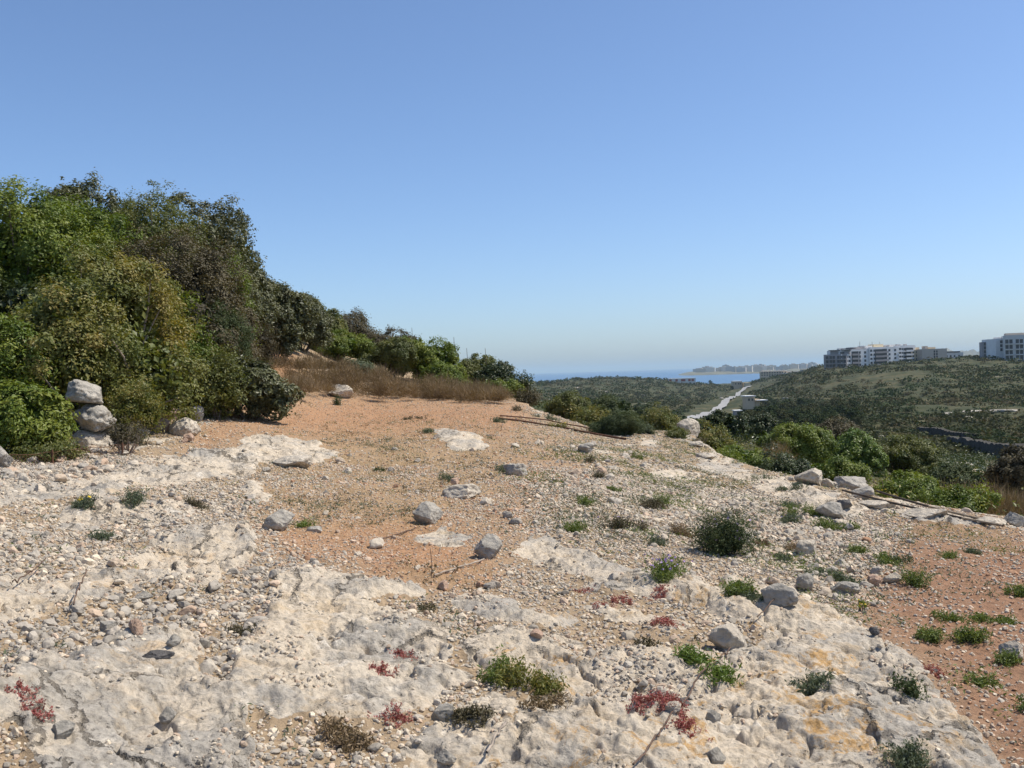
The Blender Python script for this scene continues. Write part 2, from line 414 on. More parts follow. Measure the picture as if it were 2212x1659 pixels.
Z2 += sstep(60, 160, R2)*(.9*(fl+sstep(.2, .6, ledge-fl)-ledge)+1.2*fbm(X2/38, Y2/38, 33, 4)*sstep(60, 250, R2))+farw*.25*fbm(X2/5, Y2/5, 35, 3)*(1-sstep(60, 120, R2))
def gz(x, y):
    """height of the finished ground at x, y"""
    x, y = np.atleast_1d(np.asarray(x, float)), np.atleast_1d(np.asarray(y, float))
    th, r = np.arctan2(x, y), np.hypot(x, y)
    return bil(Z2, np.interp(th, TH, np.arange(len(TH))), np.interp(r, RR, np.arange(len(RR))))
def g1(x, y): return float(gz(x, y)[0])
_rs = np.geomspace(2.0, 1500, 2600)
def at(u, v, rmin=2.0, rmax=1e9):
    """the point of the ground seen at u, v"""
    d = ray_dir(u, v); h = math.hypot(d[0], d[1])
    x, y, z = d[0]/h*_rs, d[1]/h*_rs, EYE+d[2]/h*_rs
    below = (z < gz(x, y)) & (_rs >= rmin)
    i = int(np.argmax(below)) if below.any() else len(_rs)-1
    i = min(i, int(np.searchsorted(_rs, rmax)))
    return np.array([x[i], y[i], g1(x[i], y[i])])
def on_dir(u, r):
    """the ground r metres away in the direction of column u"""
    th = ang(u, 880)[0]; x, y = r*math.sin(th), r*math.cos(th)
    return np.array([x, y, g1(x, y)])
def z_at(u, v, r): return EYE+r*ang(u, v)[1]
def px(r): return r/FD                      # metres per frame pixel at distance r

NTH, NR = len(TH), len(RR)
idx = np.arange(NTH*NR).reshape(NTH, NR)
quads = np.stack([idx[:-1, :-1], idx[:-1, 1:], idx[1:, 1:], idx[1:, :-1]], -1)
seam = np.stack([idx[-1, :-1], idx[-1, 1:], idx[0, 1:], idx[0, :-1]], -1)[None]
quads = np.concatenate([quads, seam], 0)
VALL = np.stack([X2, Y2, Z2], -1).reshape(-1, 3)
split = np.searchsorted(RR, 120.0)
def padz(A):
    o = np.zeros((NTH, NR)); o[:, :nr] = A; return o
A_ROCK = padz(ZN['rock']*(1-sstep(32, 45, R2[:, :nr]))*(1-.85*farw[:, :nr])); A_RED = padz(ZN['red']); A_BR = padz(ZN['brown']); A_LI = padz(ZN['lich'])
A_FAR = np.maximum(sstep(34, 48, R2), farw)
A_DRY = padz(ZN['dry'])

def ground_material():
    n = NT('limestone_and_soil')
    rock, red_, br, li, far, dr = (n.attr(k) for k in ('rock', 'red', 'brown', 'lich', 'far', 'dry'))
    # bare limestone: cream where freshly worn, grey where weathered, orange lichen
    big = n.noise(.75, 8, .62, dist=.4); fine = n.noise(13, 9, .68); mid = n.noise(3.2, 7, .62)
    rc = n.mix(n.noise(1.3, 6, .6), (.49,.405,.30), (.595,.515,.40))
    wth = n.step(n.math('ADD', n.math('MULTIPLY', big, .65), n.math('MULTIPLY', mid, .35)), .47, .57)
    rc = n.mix(n.math('MULTIPLY', wth, .88), rc, n.mix(n.noise(9, 8, .72), (.26,.24,.205), (.46,.42,.36)))
    rc = n.mix(n.math('MULTIPLY', n.step(n.noise(4.4, 8, .72), .54, .66), .55), rc, (.29,.255,.205))
    rc = n.mix(n.math('MULTIPLY', n.step(n.noise(7.0, 7, .7), .56, .66), .75), rc, (.64,.575,.475))
    rc = n.mix(n.math('MULTIPLY', n.step(n.noise(1.9, 6, .65, n.mapping((1, 1.6, 1))), .55, .68), .55), rc, (.50,.37,.22))
    rc = n.mix(n.math('MULTIPLY', n.math('MULTIPLY', n.math('MULTIPLY', n.step(n.noise(3.4, 9, .75, dist=.6), .52, .60), n.step(n.noise(19, 6, .75), .36, .56)), li), .85), rc, (.44,.255,.085))
    rc = n.mix(.9, rc, n.ramp(n.noise(24, 10, .78), [(.30, .42), (.5, 1.0), (.72, 1.30)]), 'MULTIPLY')
    rc = n.mix(n.step(n.noise(38, 4, .6), .62, .72), rc, (.25,.235,.21))
    wob = n.t.nodes.new('ShaderNodeVectorMath'); wob.operation = 'ADD'
    sw = n.t.nodes.new('ShaderNodeVectorMath'); sw.operation = 'SCALE'; n.set(sw, 0, n.noise(2.4, 6, .65, out=1)); sw.inputs[3].default_value = .55
    n.set(wob, 0, n.pos); n.set(wob, 1, sw.outputs[0])
    ve = n.voro(1.15, wob.outputs[0], 'Distance', 'DISTANCE_TO_EDGE')
    crack = n.math('MULTIPLY', n.math('SUBTRACT', 1.0, n.step(ve, .004, .022)), n.step(n.noise(.9, 3, .5), .44, .56))
    pits = n.math('MULTIPLY', n.math('SUBTRACT', 1.0, n.step(n.voro(15, wob.outputs[0]), .10, .26)), n.step(n.noise(2.2, 4, .6), .47, .60))
    rc = n.mix(n.math('MULTIPLY', crack, .75), rc, (.13,.11,.085))
    rc = n.mix(n.math('MULTIPLY', pits, .55), rc, (.20,.18,.15))
    # soil with fine grit
    sc = n.mix(red_, n.mix(n.noise(1.6, 5), (.30,.22,.135), (.39,.30,.20)), n.mix(n.noise(2.3, 6), (.425,.25,.14), (.345,.20,.112)))
    sc = n.mix(n.math('MULTIPLY', n.math('SUBTRACT', 1.0, red_), n.math('MULTIPLY', br, .9)), sc, n.mix(n.noise(2.0, 6), (.265,.138,.080), (.31,.19,.122)))
    sc = n.mix(n.math('MULTIPLY', dr, .35), sc, (.36,.27,.15))
    vc = n.voro(34, out='Color'); vd = n.voro(34)
    sc = n.mix(.55, sc, n.mix(vc, (.62,.60,.58), (1.25,1.2,1.15)), 'MULTIPLY')
    sc = n.mix(n.step(n.noise(20, 6, .7), .60, .70), sc, (.52,.46,.38))
    near = n.mix(n.step(n.math('ADD', rock, n.math('MULTIPLY', n.math('SUBTRACT', fine, .5), .55)), .38, .58), sc, rc)
    # scrubland beyond the edge
    f1 = n.noise(.11, 8, .62); f2 = n.noise(.9, 7, .65)
    fc = n.ramp(f1, [(.30, (.040,.050,.025)), (.45, (.075,.080,.040)), (.58, (.125,.112,.060)), (.72, (.215,.165,.095))])
    fc = n.mix(n.step(f2, .5, .66), fc, (.050,.062,.028))
    strata = n.noise(.35, 7, .65, n.mapping((.28, .28, 2.6)))
    fc = n.mix(n.math('MULTIPLY', n.step(strata, .60, .68), n.step(n.noise(.02, 4), .48, .62)), fc, (.30,.265,.21))
    fc = n.mix(1.0, fc, (.70,.73,.68), 'MULTIPLY')
    col = n.mix(far, near, fc)
    b1 = n.bump(n.noise(11, 12, .74), .60, .05)
    b1 = n.bump(n.math('MULTIPLY', n.math('ADD', crack, n.math('MULTIPLY', pits, .6)), rock), -.9, .03, b1) if False else n.bump(n.math('SUBTRACT', 1.0, n.math('MULTIPLY', n.math('ADD', crack, n.math('MULTIPLY', pits, .6)), rock)), .8, .03, b1)
    b2 = n.bump(n.math('ADD', n.math('MULTIPLY', vd, .7), n.noise(48, 5, .7)), .7, .012, b1)
    return n.done(col, b2, .95, .12)
MAT_GROUND = ground_material()
def ground_part(name, j0, j1, kindlab):
    sub = idx[:, j0:j1+1].ravel(); remap = np.full(NTH*NR, -1); remap[sub] = np.arange(len(sub))
    q = quads[:, j0:j1].reshape(-1, 4)
    at_ = {k: ('FLOAT', A.reshape(-1)[sub]) for k, A in (('rock', A_ROCK), ('red', A_RED), ('brown', A_BR), ('lich', A_LI), ('far', A_FAR), ('dry', A_DRY))}
    me = mesh_data(name, VALL[sub], remap[q][:, ::-1], MAT_GROUND, True, at_)
    o = link(name, me); o['kind'] = 'structure'; o['label'] = kindlab
    return o
ground_part('ground', 0, split, 'pale limestone plateau with gravel and orange soil')
ground_part('hills', split, NR-1, 'scrub covered hillsides round the valley')

# sea
nsea = NT('sea_water')
wcol = nsea.mix(nsea.noise(.004, 4, .5, nsea.mapping((1, .3, 1))), (.016,.075,.17), (.025,.10,.21))
MAT_SEA = nsea.done(wcol, nsea.bump(nsea.noise(.12, 4, .6), .35, .6), .28, .5)
SEA = EYE-30.0
v, f = mbox(-42000, 42000, 900, 42000, SEA-4, SEA)
o = link('sea', mesh_data('sea', v, f, MAT_SEA)); o['kind'] = 'structure'

# ------------------------------------------------------------------ rocks
def rock_material(name, dark, mid, light, orange=.0):
    n = NT(name); p = n.objpos()
    c = n.ramp(n.noise(3.0, 8, .65, p), [(.32, dark), (.5, mid), (.68, light)])
    c = n.mix(n.step(n.noise(7, 7, .7, p), .56, .7), c, tuple(x*.55 for x in dark))
    if orange: c = n.mix(n.math('MULTIPLY', n.step(n.noise(4.2, 6, .7, p), .56, .64), orange), c, (.46,.25,.08))
    c = n.mix(.6, c, n.ramp(n.noise(24, 8, .7, p), [(.3, .6), (.55, 1.0), (.75, 1.15)]), 'MULTIPLY')
    b = n.bump(n.math('ADD', n.noise(13, 10, .75, p), n.math('MULTIPLY', n.voro(16, p), .5)), 1.0, .04)
    return n.done(c, b, .95, .12)
M_GREY = rock_material('weathered_grey_limestone', (.28,.26,.225), (.43,.395,.335), (.58,.53,.45), .15)
M_PALE = rock_material('pale_limestone', (.38,.34,.28), (.57,.50,.40), (.68,.61,.50), .2)
M_PINK = rock_material('pinkish_limestone', (.40,.27,.19), (.54,.38,.28), (.62,.50,.39), .1)
M_DARK = rock_material('dark_weathered_limestone', (.10,.095,.09), (.17,.16,.15), (.27,.255,.235))
ROCKM = {'grey': M_GREY, 'pale': M_PALE, 'pink': M_PINK, 'dark': M_DARK}
def rock_mesh(seed, cuts=11, level=4, rough=.05, flat=0.0):
    rg = np.random.default_rng(seed)
    v, f = ICO[level]; v = v.copy()
    for _ in range(cuts):
        n = rg.normal(size=3); n /= np.linalg.norm(n); d = rg.uniform(.52, .86)
        e = v @ n-d; v = v-np.maximum(e, 0)[:, None]*n*.985
    if flat: v[:, 2] = np.maximum(v[:, 2], -flat)
    off = rg.uniform(0, 50, 3)
    k = fbm3(v*1.6+off, seed, 3)*rough*.8+fbm3(v*4.5+off, seed+3, 3)*rough*.75+(fbm3(v*13+off, seed+4, 2)*rough*.38 if level >= 3 else 0)
    if level >= 3: k = k-rough*.9*sstep(.2, .6, fbm3(v*3.2+off, seed+5, 2))
    v = v*(1+k)[:, None]
    lo, hi = v.min(0), v.max(0)
    return (v-(lo+hi)/2)/(hi-lo), f                # unit box
def add_rock(name, label, u, vb, w, h, mat='grey', seed=1, depth=.8, rot=0.0, cuts=11, rough=.05, group=None, sink=.10, p=None, base=None, tilt=0.0, cat='rock', level=4):
    """u, vb: the point of the picture where its foot stands; w, h in frame pixels"""
    if p is None:
        p = at(u, vb); re_ = float(np.interp(math.atan2(p[0], p[1]), ETH, ER))
        if math.hypot(p[0], p[1]) > re_+.3 and u > 1100: p = on_dir(u, re_-.5)
    r = float(np.linalg.norm(p-np.array([0, 0, EYE])))
    W, H = w*px(r), h*px(r); D = W*depth
    v, f = rock_mesh(seed, cuts, level, rough, .8)
    c, s = math.cos(rot), math.sin(rot)
    v = v*np.array([W, D, H*(1+sink)])
    ct, st = math.cos(tilt), math.sin(tilt)
    v = np.stack([v[:, 0]*ct-v[:, 2]*st, v[:, 1], v[:, 0]*st+v[:, 2]*ct], 1)
    v = np.stack([v[:, 0]*c-v[:, 1]*s, v[:, 0]*s+v[:, 1]*c, v[:, 2]], 1)
    v[:, 2] -= v[:, 2].min()
    if base is None:
        gx = p[0]+np.array([0, -.3, .3, 0, 0])*W; gy = p[1]+D*.35+np.array([0, 0, 0, -.3, .3])*D
        gq = np.maximum(gz(gx, gy), p[2]-.22*H); base = .5*gq.min()+.5*gq.mean()-H*sink
    z0 = base
    o = link(name, mesh_data(name, v, f, ROCKM[mat], True), None, (p[0], p[1]+D*.35, z0))
    return tag(o, label, cat, group)
def top_of(o):
    return o.location.z+max(v.co.z for v in o.data.vertices)
CAIRN = 'stones piled as a cairn'
pc = at(188, 972)
c0 = add_rock('boulder', 'pale ledged base stone at the bottom of the tall cairn', 188, 974, 84, 36, 'pale', 3, .9, .25, 13, .07, CAIRN, sink=.2, p=pc)
c1 = add_rock('boulder', 'big pitted grey boulder in the middle of the tall cairn', 190, 930, 88, 57, 'grey', 8, .9, -.2, 9, .085, CAIRN, sink=.02, p=pc+np.array([.02, .03, 0]), base=top_of(c0)-.03)
c2 = add_rock('boulder', 'grey wedge shaped stone balanced on top of the tall cairn', 178, 880, 74, 47, 'grey', 16, .9, .5, 9, .05, CAIRN, sink=.02, p=pc+np.array([-.06, .02, 0]), base=top_of(c1)-.03, tilt=-.30)
SPEC_ROCKS = [
 ('flat pale slab stone leaning behind the cairn foot', 236, 958, 34, 38, 'grey', 21, .5, .3, 9),
 ('grey stone behind the bare twiggy bush beside the cairn', 272, 958, 66, 58, 'grey', 22, .8, .2, 9),
 ('rounded grey boulder half hidden in the yellowish shrub', 325, 905, 50, 50, 'grey', 23, .8, .1, 6),
 ('pale orange flat stone lying on top of a cream boulder', 373, 906, 54, 24, 'pink', 24, .8, -.2, 9),
 ('cream rounded boulder at the end of the row beside orange gravel', 392, 943, 66, 38, 'pale', 25, .8, .1, 6),
 ('reddish stone shaded by the yellowish shrub', 345, 934, 42, 30, 'pink', 26, .8, .5, 8),
 ('small pink stone propped under the cream boulder', 405, 956, 24, 19, 'pink', 27, .9, .2, 8),
 ('small rust coloured stone beside the pink one', 397, 958, 15, 12, 'pink', 127, .9, .2, 8),
 ('grey upright stone at the edge of the olive shrub', 424, 910, 28, 32, 'grey', 28, .8, .2, 9),
 ('dim grey stone behind the upright one at the shrub edge', 441, 902, 30, 30, 'grey', 29, .8, .7, 9),
 ('small pale stone between the reddish stone and the twiggy bush', 308, 942, 24, 18, 'pale', 30, .9, .2, 8),
 ('large smooth grey boulder cut off by the picture edge under the bush', -6, 1012, 46, 46, 'grey', 31, .9, .2, 5),
 ('overhanging ledge boulder on the pale slab by the orange gravel', 628, 1010, 84, 27, 'pale', 32, .7, .15, 9),
 ('angular grey rock alone on the soil beside a small flat stone', 598, 1148, 70, 44, 'grey', 33, .75, .2, 10),
 ('small flat grey stone next to the green tuft and angular rock', 678, 1150, 34, 13, 'grey', 34, .7, .1, 9),
 ('rounded grey brown boulder in the middle of the orange soil', 923, 1134, 70, 48, 'grey', 35, .8, .4, 8),
 ('tall grey rock with a shadowed side above the pale stick', 1057, 1209, 60, 52, 'grey', 36, .85, .6, 9),
 ('flat pale slab stone carrying a little brown stone', 995, 1076, 82, 30, 'pale', 37, .8, -.2, 9),
 ('low lens shaped grey rock above the flat slab stone', 1113, 1028, 58, 25, 'grey', 38, .8, -.3, 9),
 ('grey pointed rock beside dead brown tufts', 1267, 980, 38, 24, 'grey', 39, .8, -.2, 9),
 ('big square white topped boulder on the plateau rim', 1491, 940, 54, 40, 'pale', 41, .8, .1, 1),
 ('cracked pale rock step under the square boulder on the rim', 1504, 966, 36, 13, 'pale', 141, .9, .4, 12),
 ('pale eroded rock at the rim below the cracked step', 1530, 992, 40, 14, 'pale', 42, .9, .4, 12),
 ('white boulder ringed by dry brush at the edge of the orange gravel', 735, 860, 52, 30, 'pale', 43, .8, .1, 9),
 ('small white stone at the top of the orange path', 604, 746, 13, 12, 'grey', 44, .8, .1, 9),
 ('broad white stone beside the orange path under shrubs', 634, 752, 26, 14, 'pale', 45, .8, .1, 9),
 ('angular cream rock with a dark shaded front in the foreground', 1577, 1404, 78, 50, 'pale', 46, .8, .25, 10),
 ('rounded pale stone among green herbs on the rubble slope', 1746, 1198, 58, 32, 'pale', 47, .8, .3, 7),
 ('long smooth blue grey slab end at the slope foot', 1692, 1312, 78, 44, 'grey', 48, .7, -.6, 8),
 ('upright block with white top in the rim wall', 1752, 1048, 58, 36, 'pale', 49, .8, -.2, 8),
 ('small cream stone wedged between the rim blocks', 1790, 1054, 28, 19, 'pale', 50, .8, .1, 8),
 ('flat capstone bridging two rim blocks', 1797, 1036, 48, 13, 'pale', 51, .6, -.1, 10),
 ('large cracked rim boulder under the fallen pole', 1843, 1062, 70, 32, 'grey', 52, .8, -.1, 10),
 ('shaded rim boulder beside the cracked one', 1868, 1078, 46, 26, 'grey', 53, .9, -.3, 10),
 ('grey slanted slab with green herbs at its foot', 1797, 1122, 58, 36, 'grey', 54, .6, -.5, 9),
 ('dark brown stone resting above the slanted slab', 1826, 1104, 34, 20, 'dark', 55, .7, -.5, 9),
 ('grey block on the rubble bank above the long slab', 1742, 1278, 40, 36, 'grey', 56, .8, .3, 10),
 ('small black stone on the smooth grey slab', 1891, 1374, 22, 20, 'dark', 57, .8, .2, 8),
 ('rust brown stone in the rubble at the edge of the red soil', 1895, 1268, 30, 22, 'pink', 58, .8, .2, 9),
 ('cream stone beside the rust brown one at the soil edge', 1930, 1262, 36, 20, 'pale', 59, .8, .2, 9),
 ('grey stone lying behind green herbs on the bank', 1830, 1286, 60, 26, 'grey', 60, .8, .1, 9),
 ('long flat shard standing on edge on the foreground slab', 338, 1424, 66, 17, 'dark', 61, .35, .25, 9),
 ('orange brown stone on the pale foreground rock', 1160, 1384, 28, 18, 'pink', 62, .8, .2, 8),
 ('weathered grey stone on dry tufts in the foreground hollow', 957, 1560, 52, 38, 'grey', 63, .6, .5, 8),
 ('round grey stone at the bottom edge beside dry stems', 962, 1662, 46, 28, 'grey', 64, .8, .2, 5),
 ('squared pink stone on the gravel below the pale stick', 957, 1275, 25, 18, 'pink', 65, .8, .2, 8),
 ('pale rounded stone beside the large red sedum patch', 1455, 1540, 34, 24, 'pale', 66, .8, .2, 6),
 ('dark stone at the end of the red sedum patch', 1480, 1528, 30, 20, 'dark', 67, .8, .2, 8),
 ('grey lump of stone by the lower edge of the orange stained slab', 1548, 1650, 44, 32, 'grey', 68, .8, .2, 8),
 ('light grey rounded rock in the lower bare slab hollow', 1542, 1560, 34, 28, 'grey', 69, .8, .2, 5),
 ('cream stone on the red soil at the picture edge', 2200, 1430, 50, 34, 'pale', 70, .8, .2, 8),
 ('white rock on the rim at the far end of the fallen poles', 2150, 1134, 70, 15, 'pale', 71, .8, .1, 10),
 ('shadowed grey rock at the rim corner', 2205, 1138, 46, 26, 'grey', 72, .8, .1, 9),
 ('broad pale rim rock under the double pole', 2010, 1118, 84, 16, 'pale', 73, .7, -.1, 10),
 ('pale broken rim rock below the shaded boulder', 1905, 1100, 80, 16, 'pale', 74, .8, -.2, 12),
 ('smooth grey stone resting on the foreground slab among pebbles', 360, 1570, 34, 28, 'grey', 75, .8, .2, 5),
 ('dark angular stone in the foreground pebble drift', 130, 1598, 44, 32, 'grey', 76, .8, .4, 9),
 ('large rounded pebble at the top of the grey pebble drift', 230, 1372, 36, 26, 'grey', 77, .8, .2, 6),
 ('brownish boulder stone in the grey pebble drift', 290, 1372, 28, 32, 'pink', 78, .8, .2, 7),
 ('flat blue grey stone at the upper edge of the pebble drift', 305, 1300, 44, 20, 'grey', 79, .8, -.2, 9),
 ('shadowed stone leaning on the orange lichen spot', 372, 1398, 30, 26, 'grey', 80, .7, .6, 9),
]
for lab, u, vb, w, h, m, sd, dp, ro, cu in SPEC_ROCKS:
    first = min((lab.find(k), nmk) for k, nmk in (('boulder', 'boulder'), ('block', 'boulder'), ('stone', 'stone'), ('pebble', 'stone'), ('shard', 'stone'), ('rock', 'rock'), ('slab end', 'rock'), ('lump', 'stone'), ('slab with', 'rock')) if k in lab)
    nm = first[1]
    add_rock(nm, lab, u, vb, w, h, m, sd, dp, ro, cu+4, .060, cat='boulder' if nm == 'boulder' else nm, level=4)
pslab = at(990, 1070)
add_rock('stone', 'little round brown stone on top of the flat pale slab', 990, 1062, 19, 15, 'pink', 90, .9, .2, 7, .04, p=pslab+np.array([-.04, .10, 0]), base=pslab[2]+.095, cat='stone', level=3)

# ------------------------------------------------------------------ loose stones: the biggest as things, the rest as gravel
def ground_sample(n, rmin, rmax, rg, half=.56):
    th = rg.uniform(-half, half, n)
    r = np.sqrt(rg.uniform(rmin**2, rmax**2, n))
    return r*np.sin(th), r*np.cos(th), th, r
def zone_at(x, y):
    th, r = np.arctan2(x, y), np.hypot(x, y)
    fi = np.interp(th, TH, np.arange(NTH)); fj = np.clip(np.interp(r, RR, np.arange(NR)), 0, nr-2)
    return {k: bil(A, fi, fj) for k, A in ZN.items() if k not in ('u', 'v')}
def stone_colors(z, n, rg):
    t = rg.random(n); k = rg.uniform(.72, 1.22, n)
    grey, cream, pink, rust = np.array([.39,.345,.28]), np.array([.55,.465,.35]), np.array([.48,.365,.265]), np.array([.45,.265,.16])
    pr = np.clip(z['red']*.75+z['brown']*.3, 0, 1)
    c = np.where((t < .42)[:, None], grey, np.where((t < .8)[:, None], cream, pink))
    c = np.where((rg.random(n) < z['drift']*.75)[:, None], grey*np.array([.92, .92, .93]), c)
    c = np.where((rg.random(n) < pr)[:, None], np.where((rg.random(n) < .5)[:, None], rust, pink*1.05), c)
    return np.clip(c*k[:, None], .03, .8)
ns = NT('loose_stone'); pcol = ns.attr('tint_colour', 'Color')
nf = ns.mix(.55, pcol, ns.ramp(ns.noise(45, 6, .7), [(.3, .55), (.5, 1.0), (.72, 1.2)]), 'MULTIPLY')
M_STONE = ns.done(nf, ns.bump(ns.noise(70, 5, .7), .5, .008), .95, .12)
nt_ = NT('fist_stone'); oi = nt_.t.nodes.new('ShaderNodeObjectInfo')
cr = nt_.ramp(oi.outputs['Random'], [(0, (.31,.275,.23)), (.3, (.42,.375,.31)), (.6, (.52,.45,.355)), (.8, (.48,.39,.29)), (1, (.47,.34,.24))])
cr = nt_.mix(.6, cr, nt_.ramp(nt_.noise(26, 7, .7), [(.3, .55), (.5, 1.0), (.72, 1.2)]), 'MULTIPLY')
M_FIST = nt_.done(cr, nt_.bump(nt_.noise(40, 6, .7), .7, .012), .95, .12)
def gravel_weight(z, x, y):
    patch = fbm(x*1.1, y*1.1, 71, 4)
    w = (1-z['rock'])*(.55+.9*sstep(-.15, .5, patch))*(1-.45*z['dry'])+z['grav']*.5*(1-z['rock'])
    w = w+.012*z['rock']+.34*z['rock']*sstep(.30, .48, fbm(x*2.2, y*2.2, 73, 4))
    th, r = np.arctan2(x, y), np.hypot(x, y)
    w = w+z['drift']*1.2
    return w*(1-sstep(-.5, .6, r-np.interp(th, ETH, ER)*np.where(np.interp(th, ETH, ER) > 26, .95, 1)))*(1-.75*z['brown'])
PEB = [rock_mesh(200+i, 5, 0, .10) for i in range(10)]
PEB1 = [rock_mesh(230+i, 6, 1, .12) for i in range(10)]
def gravel_object(name, n, rmin, rmax, smin, smax, protos, seed, label, power=2.2, wp=1.0):
    rg = np.random.default_rng(seed)
    x, y, th, r = ground_sample(n, rmin, rmax, rg)
    z = zone_at(x, y); w = gravel_weight(z, x, y)
    keep = rg.random(n) < np.clip(w*(1 if wp == 1 else .5+.6*z['drift']), 0, 1)**wp
    x, y, r = x[keep], y[keep], r[keep]; z = {k: a[keep] for k, a in z.items()}; n = len(x)
    s = smin+(smax-smin)*rg.random(n)**power
    s = s*(1-.35*z['red'])*(1+.25*z['grav'])
    zz = gz(x, y)
    sc = s[:, None]*np.stack([rg.uniform(.75, 1.25, n), rg.uniform(.6, 1.05, n), rg.uniform(.42, .9, n)], 1)
    col = stone_colors(z, n, rg)
    a = rg.uniform(0, 2*np.pi, n); tl = rg.normal(0, .28, n)
    pi_ = rg.integers(0, len(protos), n)
    V, F, C, off = [], [], [], 0
    for k, (pv, pf) in enumerate(protos):
        m = pi_ == k; q = int(m.sum())
        if not q: continue
        p = pv[None]*sc[m][:, None]
        ct, st = np.cos(tl[m])[:, None], np.sin(tl[m])[:, None]
        px_, pz_ = p[..., 0]*ct-p[..., 2]*st, p[..., 0]*st+p[..., 2]*ct
        ca, sa = np.cos(a[m])[:, None], np.sin(a[m])[:, None]
        P = np.stack([px_*ca-p[..., 1]*sa+x[m][:, None], px_*sa+p[..., 1]*ca+y[m][:, None], pz_+(zz[m]+sc[m][:, 2]*.18)[:, None]], -1)
        V.append(P.reshape(-1, 3)); F.append((pf[None]+(np.arange(q)*len(pv))[:, None, None]+off).reshape(-1, 3)); off += q*len(pv)
        C.append(np.repeat(np.concatenate([col[m], np.ones((q, 1))], 1), len(pv), 0))
    me = mesh_data(name, np.concatenate(V), np.concatenate(F), M_STONE, False, {'tint_colour': ('FLOAT_COLOR', np.concatenate(C))})
    o = link(name, me); o['kind'] = 'stuff'; o['label'] = label; o['category'] = 'gravel'
    return o
gravel_object('gravel', 250000, 3.4, 13, .008, .034, PEB, 5, 'fine loose limestone gravel over soil and rock hollows')
gravel_object('pebbles', 24000, 3.4, 12, .025, .080, PEB1, 6, 'grey and cream pebbles lying over the plateau', 3.4, 2.0)
gravel_object('rubble', 140000, 11, 30, .014, .050, PEB, 7, 'orange and pale stone rubble farther up the plateau', 2.4)
FIST = [mesh_data('fist_stone', v*np.array([1.0, .8, .62]), f, M_FIST, True) for v, f in (rock_mesh(300+i, 10, 3, .09, .8) for i in range(9))]
rg = np.random.default_rng(99)
def where_words(u, v):
    if v > 1430:
        return ('bottom corner by the orange stained slab' if u > 1500 else 'foreground beside the bare pale slab' if u > 700 else 'foreground pebble drift at the bottom corner')
    if v > 1230:
        return ('rubble under the steep bank' if u > 1500 else 'gravel strip between the mid slabs' if u > 650 else 'grey pebble drift on the broad slab')
    if v > 1050:
        return ('stony bank by the green herbs' if u > 1150 else 'orange soil near the lone rocks' if u > 600 else 'rubble band behind the broad slab')
    return ('rim of the plateau' if u > 1300 else 'upper orange gravel' if u > 480 else 'stone heap in front of the cairn')
cand = []
x, y, th, r = ground_sample(9000, 3.9, 17, rg, .5)
z = zone_at(x, y); w = gravel_weight(z, x, y)
uu_, vv_ = project(x, y, gz(x, y))
inside = (uu_ > 0) & (uu_ < 2212) & (vv_ < 1659)
drift = np.exp(-(((uu_-230)/260)**2+((vv_-1400)/110)**2))*1.6+np.exp(-(((uu_-150)/200)**2+((vv_-1020)/35)**2))*2.2+np.exp(-(((uu_-330)/260)**2+((vv_-1180)/70)**2))+np.exp(-(((uu_-1850)/140)**2+((vv_-1220)/90)**2))*.8
pick = np.where(inside & (rg.random(len(x)) < w*(.22+drift)*.55) & (z['brown'] < .5))[0][:215]
for k in pick:
    s = (.05+.085*rg.random()**1.6)*(1+.25*(r[k] > 9))
    o = link('fist_stone', FIST[int(rg.integers(9))], None, (x[k], y[k], g1(x[k], y[k])+s*.17))
    o.rotation_euler = (rg.normal(0, .2), rg.normal(0, .2), rg.uniform(0, 6.28)); o.scale = (s, s*rg.uniform(.75, 1.1), s*rg.uniform(.8, 1.2))
    wd = where_words(uu_[k], vv_[k])
    tag(o, 'fist sized loose stone in the '+wd, 'stone', 'fist sized stones in the '+wd)

# ------------------------------------------------------------------ leaves
L = {
 'vivid':  leaf_mat('vivid_green_leaf', (.060,.100,.014), (.130,.180,.022), (.215,.235,.038)),
 'yellow': leaf_mat('yellow_olive_leaf', (.080,.110,.025), (.165,.172,.042), (.28,.215,.06)),
 'olive':  leaf_mat('olive_green_leaf', (.065,.088,.022), (.125,.142,.038), (.20,.19,.055)),
 'grey':   leaf_mat('grey_green_glossy_leaf', (.058,.068,.028), (.105,.113,.048), (.17,.17,.085), .45, .4, .22),
 'twig':   leaf_mat('brownish_leaf', (.060,.052,.030), (.100,.085,.048), (.150,.125,.062), .6, .3, .2),
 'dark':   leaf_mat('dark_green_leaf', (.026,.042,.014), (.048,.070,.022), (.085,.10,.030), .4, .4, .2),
 'rosem':  leaf_mat('needle_green_leaf', (.038,.060,.024), (.065,.090,.034), (.105,.12,.045), .6, .25, .2),
 'brown':  leaf_mat('dry_brown_stem', (.14,.10,.062), (.22,.16,.10), (.31,.235,.15), .9, .1, .2),
 'straw':  leaf_mat('straw', (.24,.185,.100), (.34,.265,.150), (.42,.34,.20), .8, .15, .25),
 'herb':   leaf_mat('fresh_herb_leaf', (.080,.115,.028), (.130,.175,.040), (.190,.220,.060)),
 'succ':   leaf_mat('succulent_leaf', (.080,.135,.022), (.135,.200,.032), (.200,.245,.050), .4, .4, .2),
 'sage':   leaf_mat('grey_sage_leaf', (.075,.100,.062), (.115,.140,.085), (.165,.185,.115), .7, .2, .2),
 'red':    leaf_mat('red_sedum_leaf', (.22,.045,.045), (.35,.11,.10), (.46,.26,.20), .6, .25, .2),
}
M_BARK = plain_mat('grey_bark', (.17,.145,.12), .3, 20, .95, .1)
M_DEADWOOD = plain_mat('bleached_wood', (.36,.30,.24), .25, 30, .9, .1)
M_LILAC = plain_mat('lilac_petal', (.42,.30,.55), .1, 5, .7, .2)
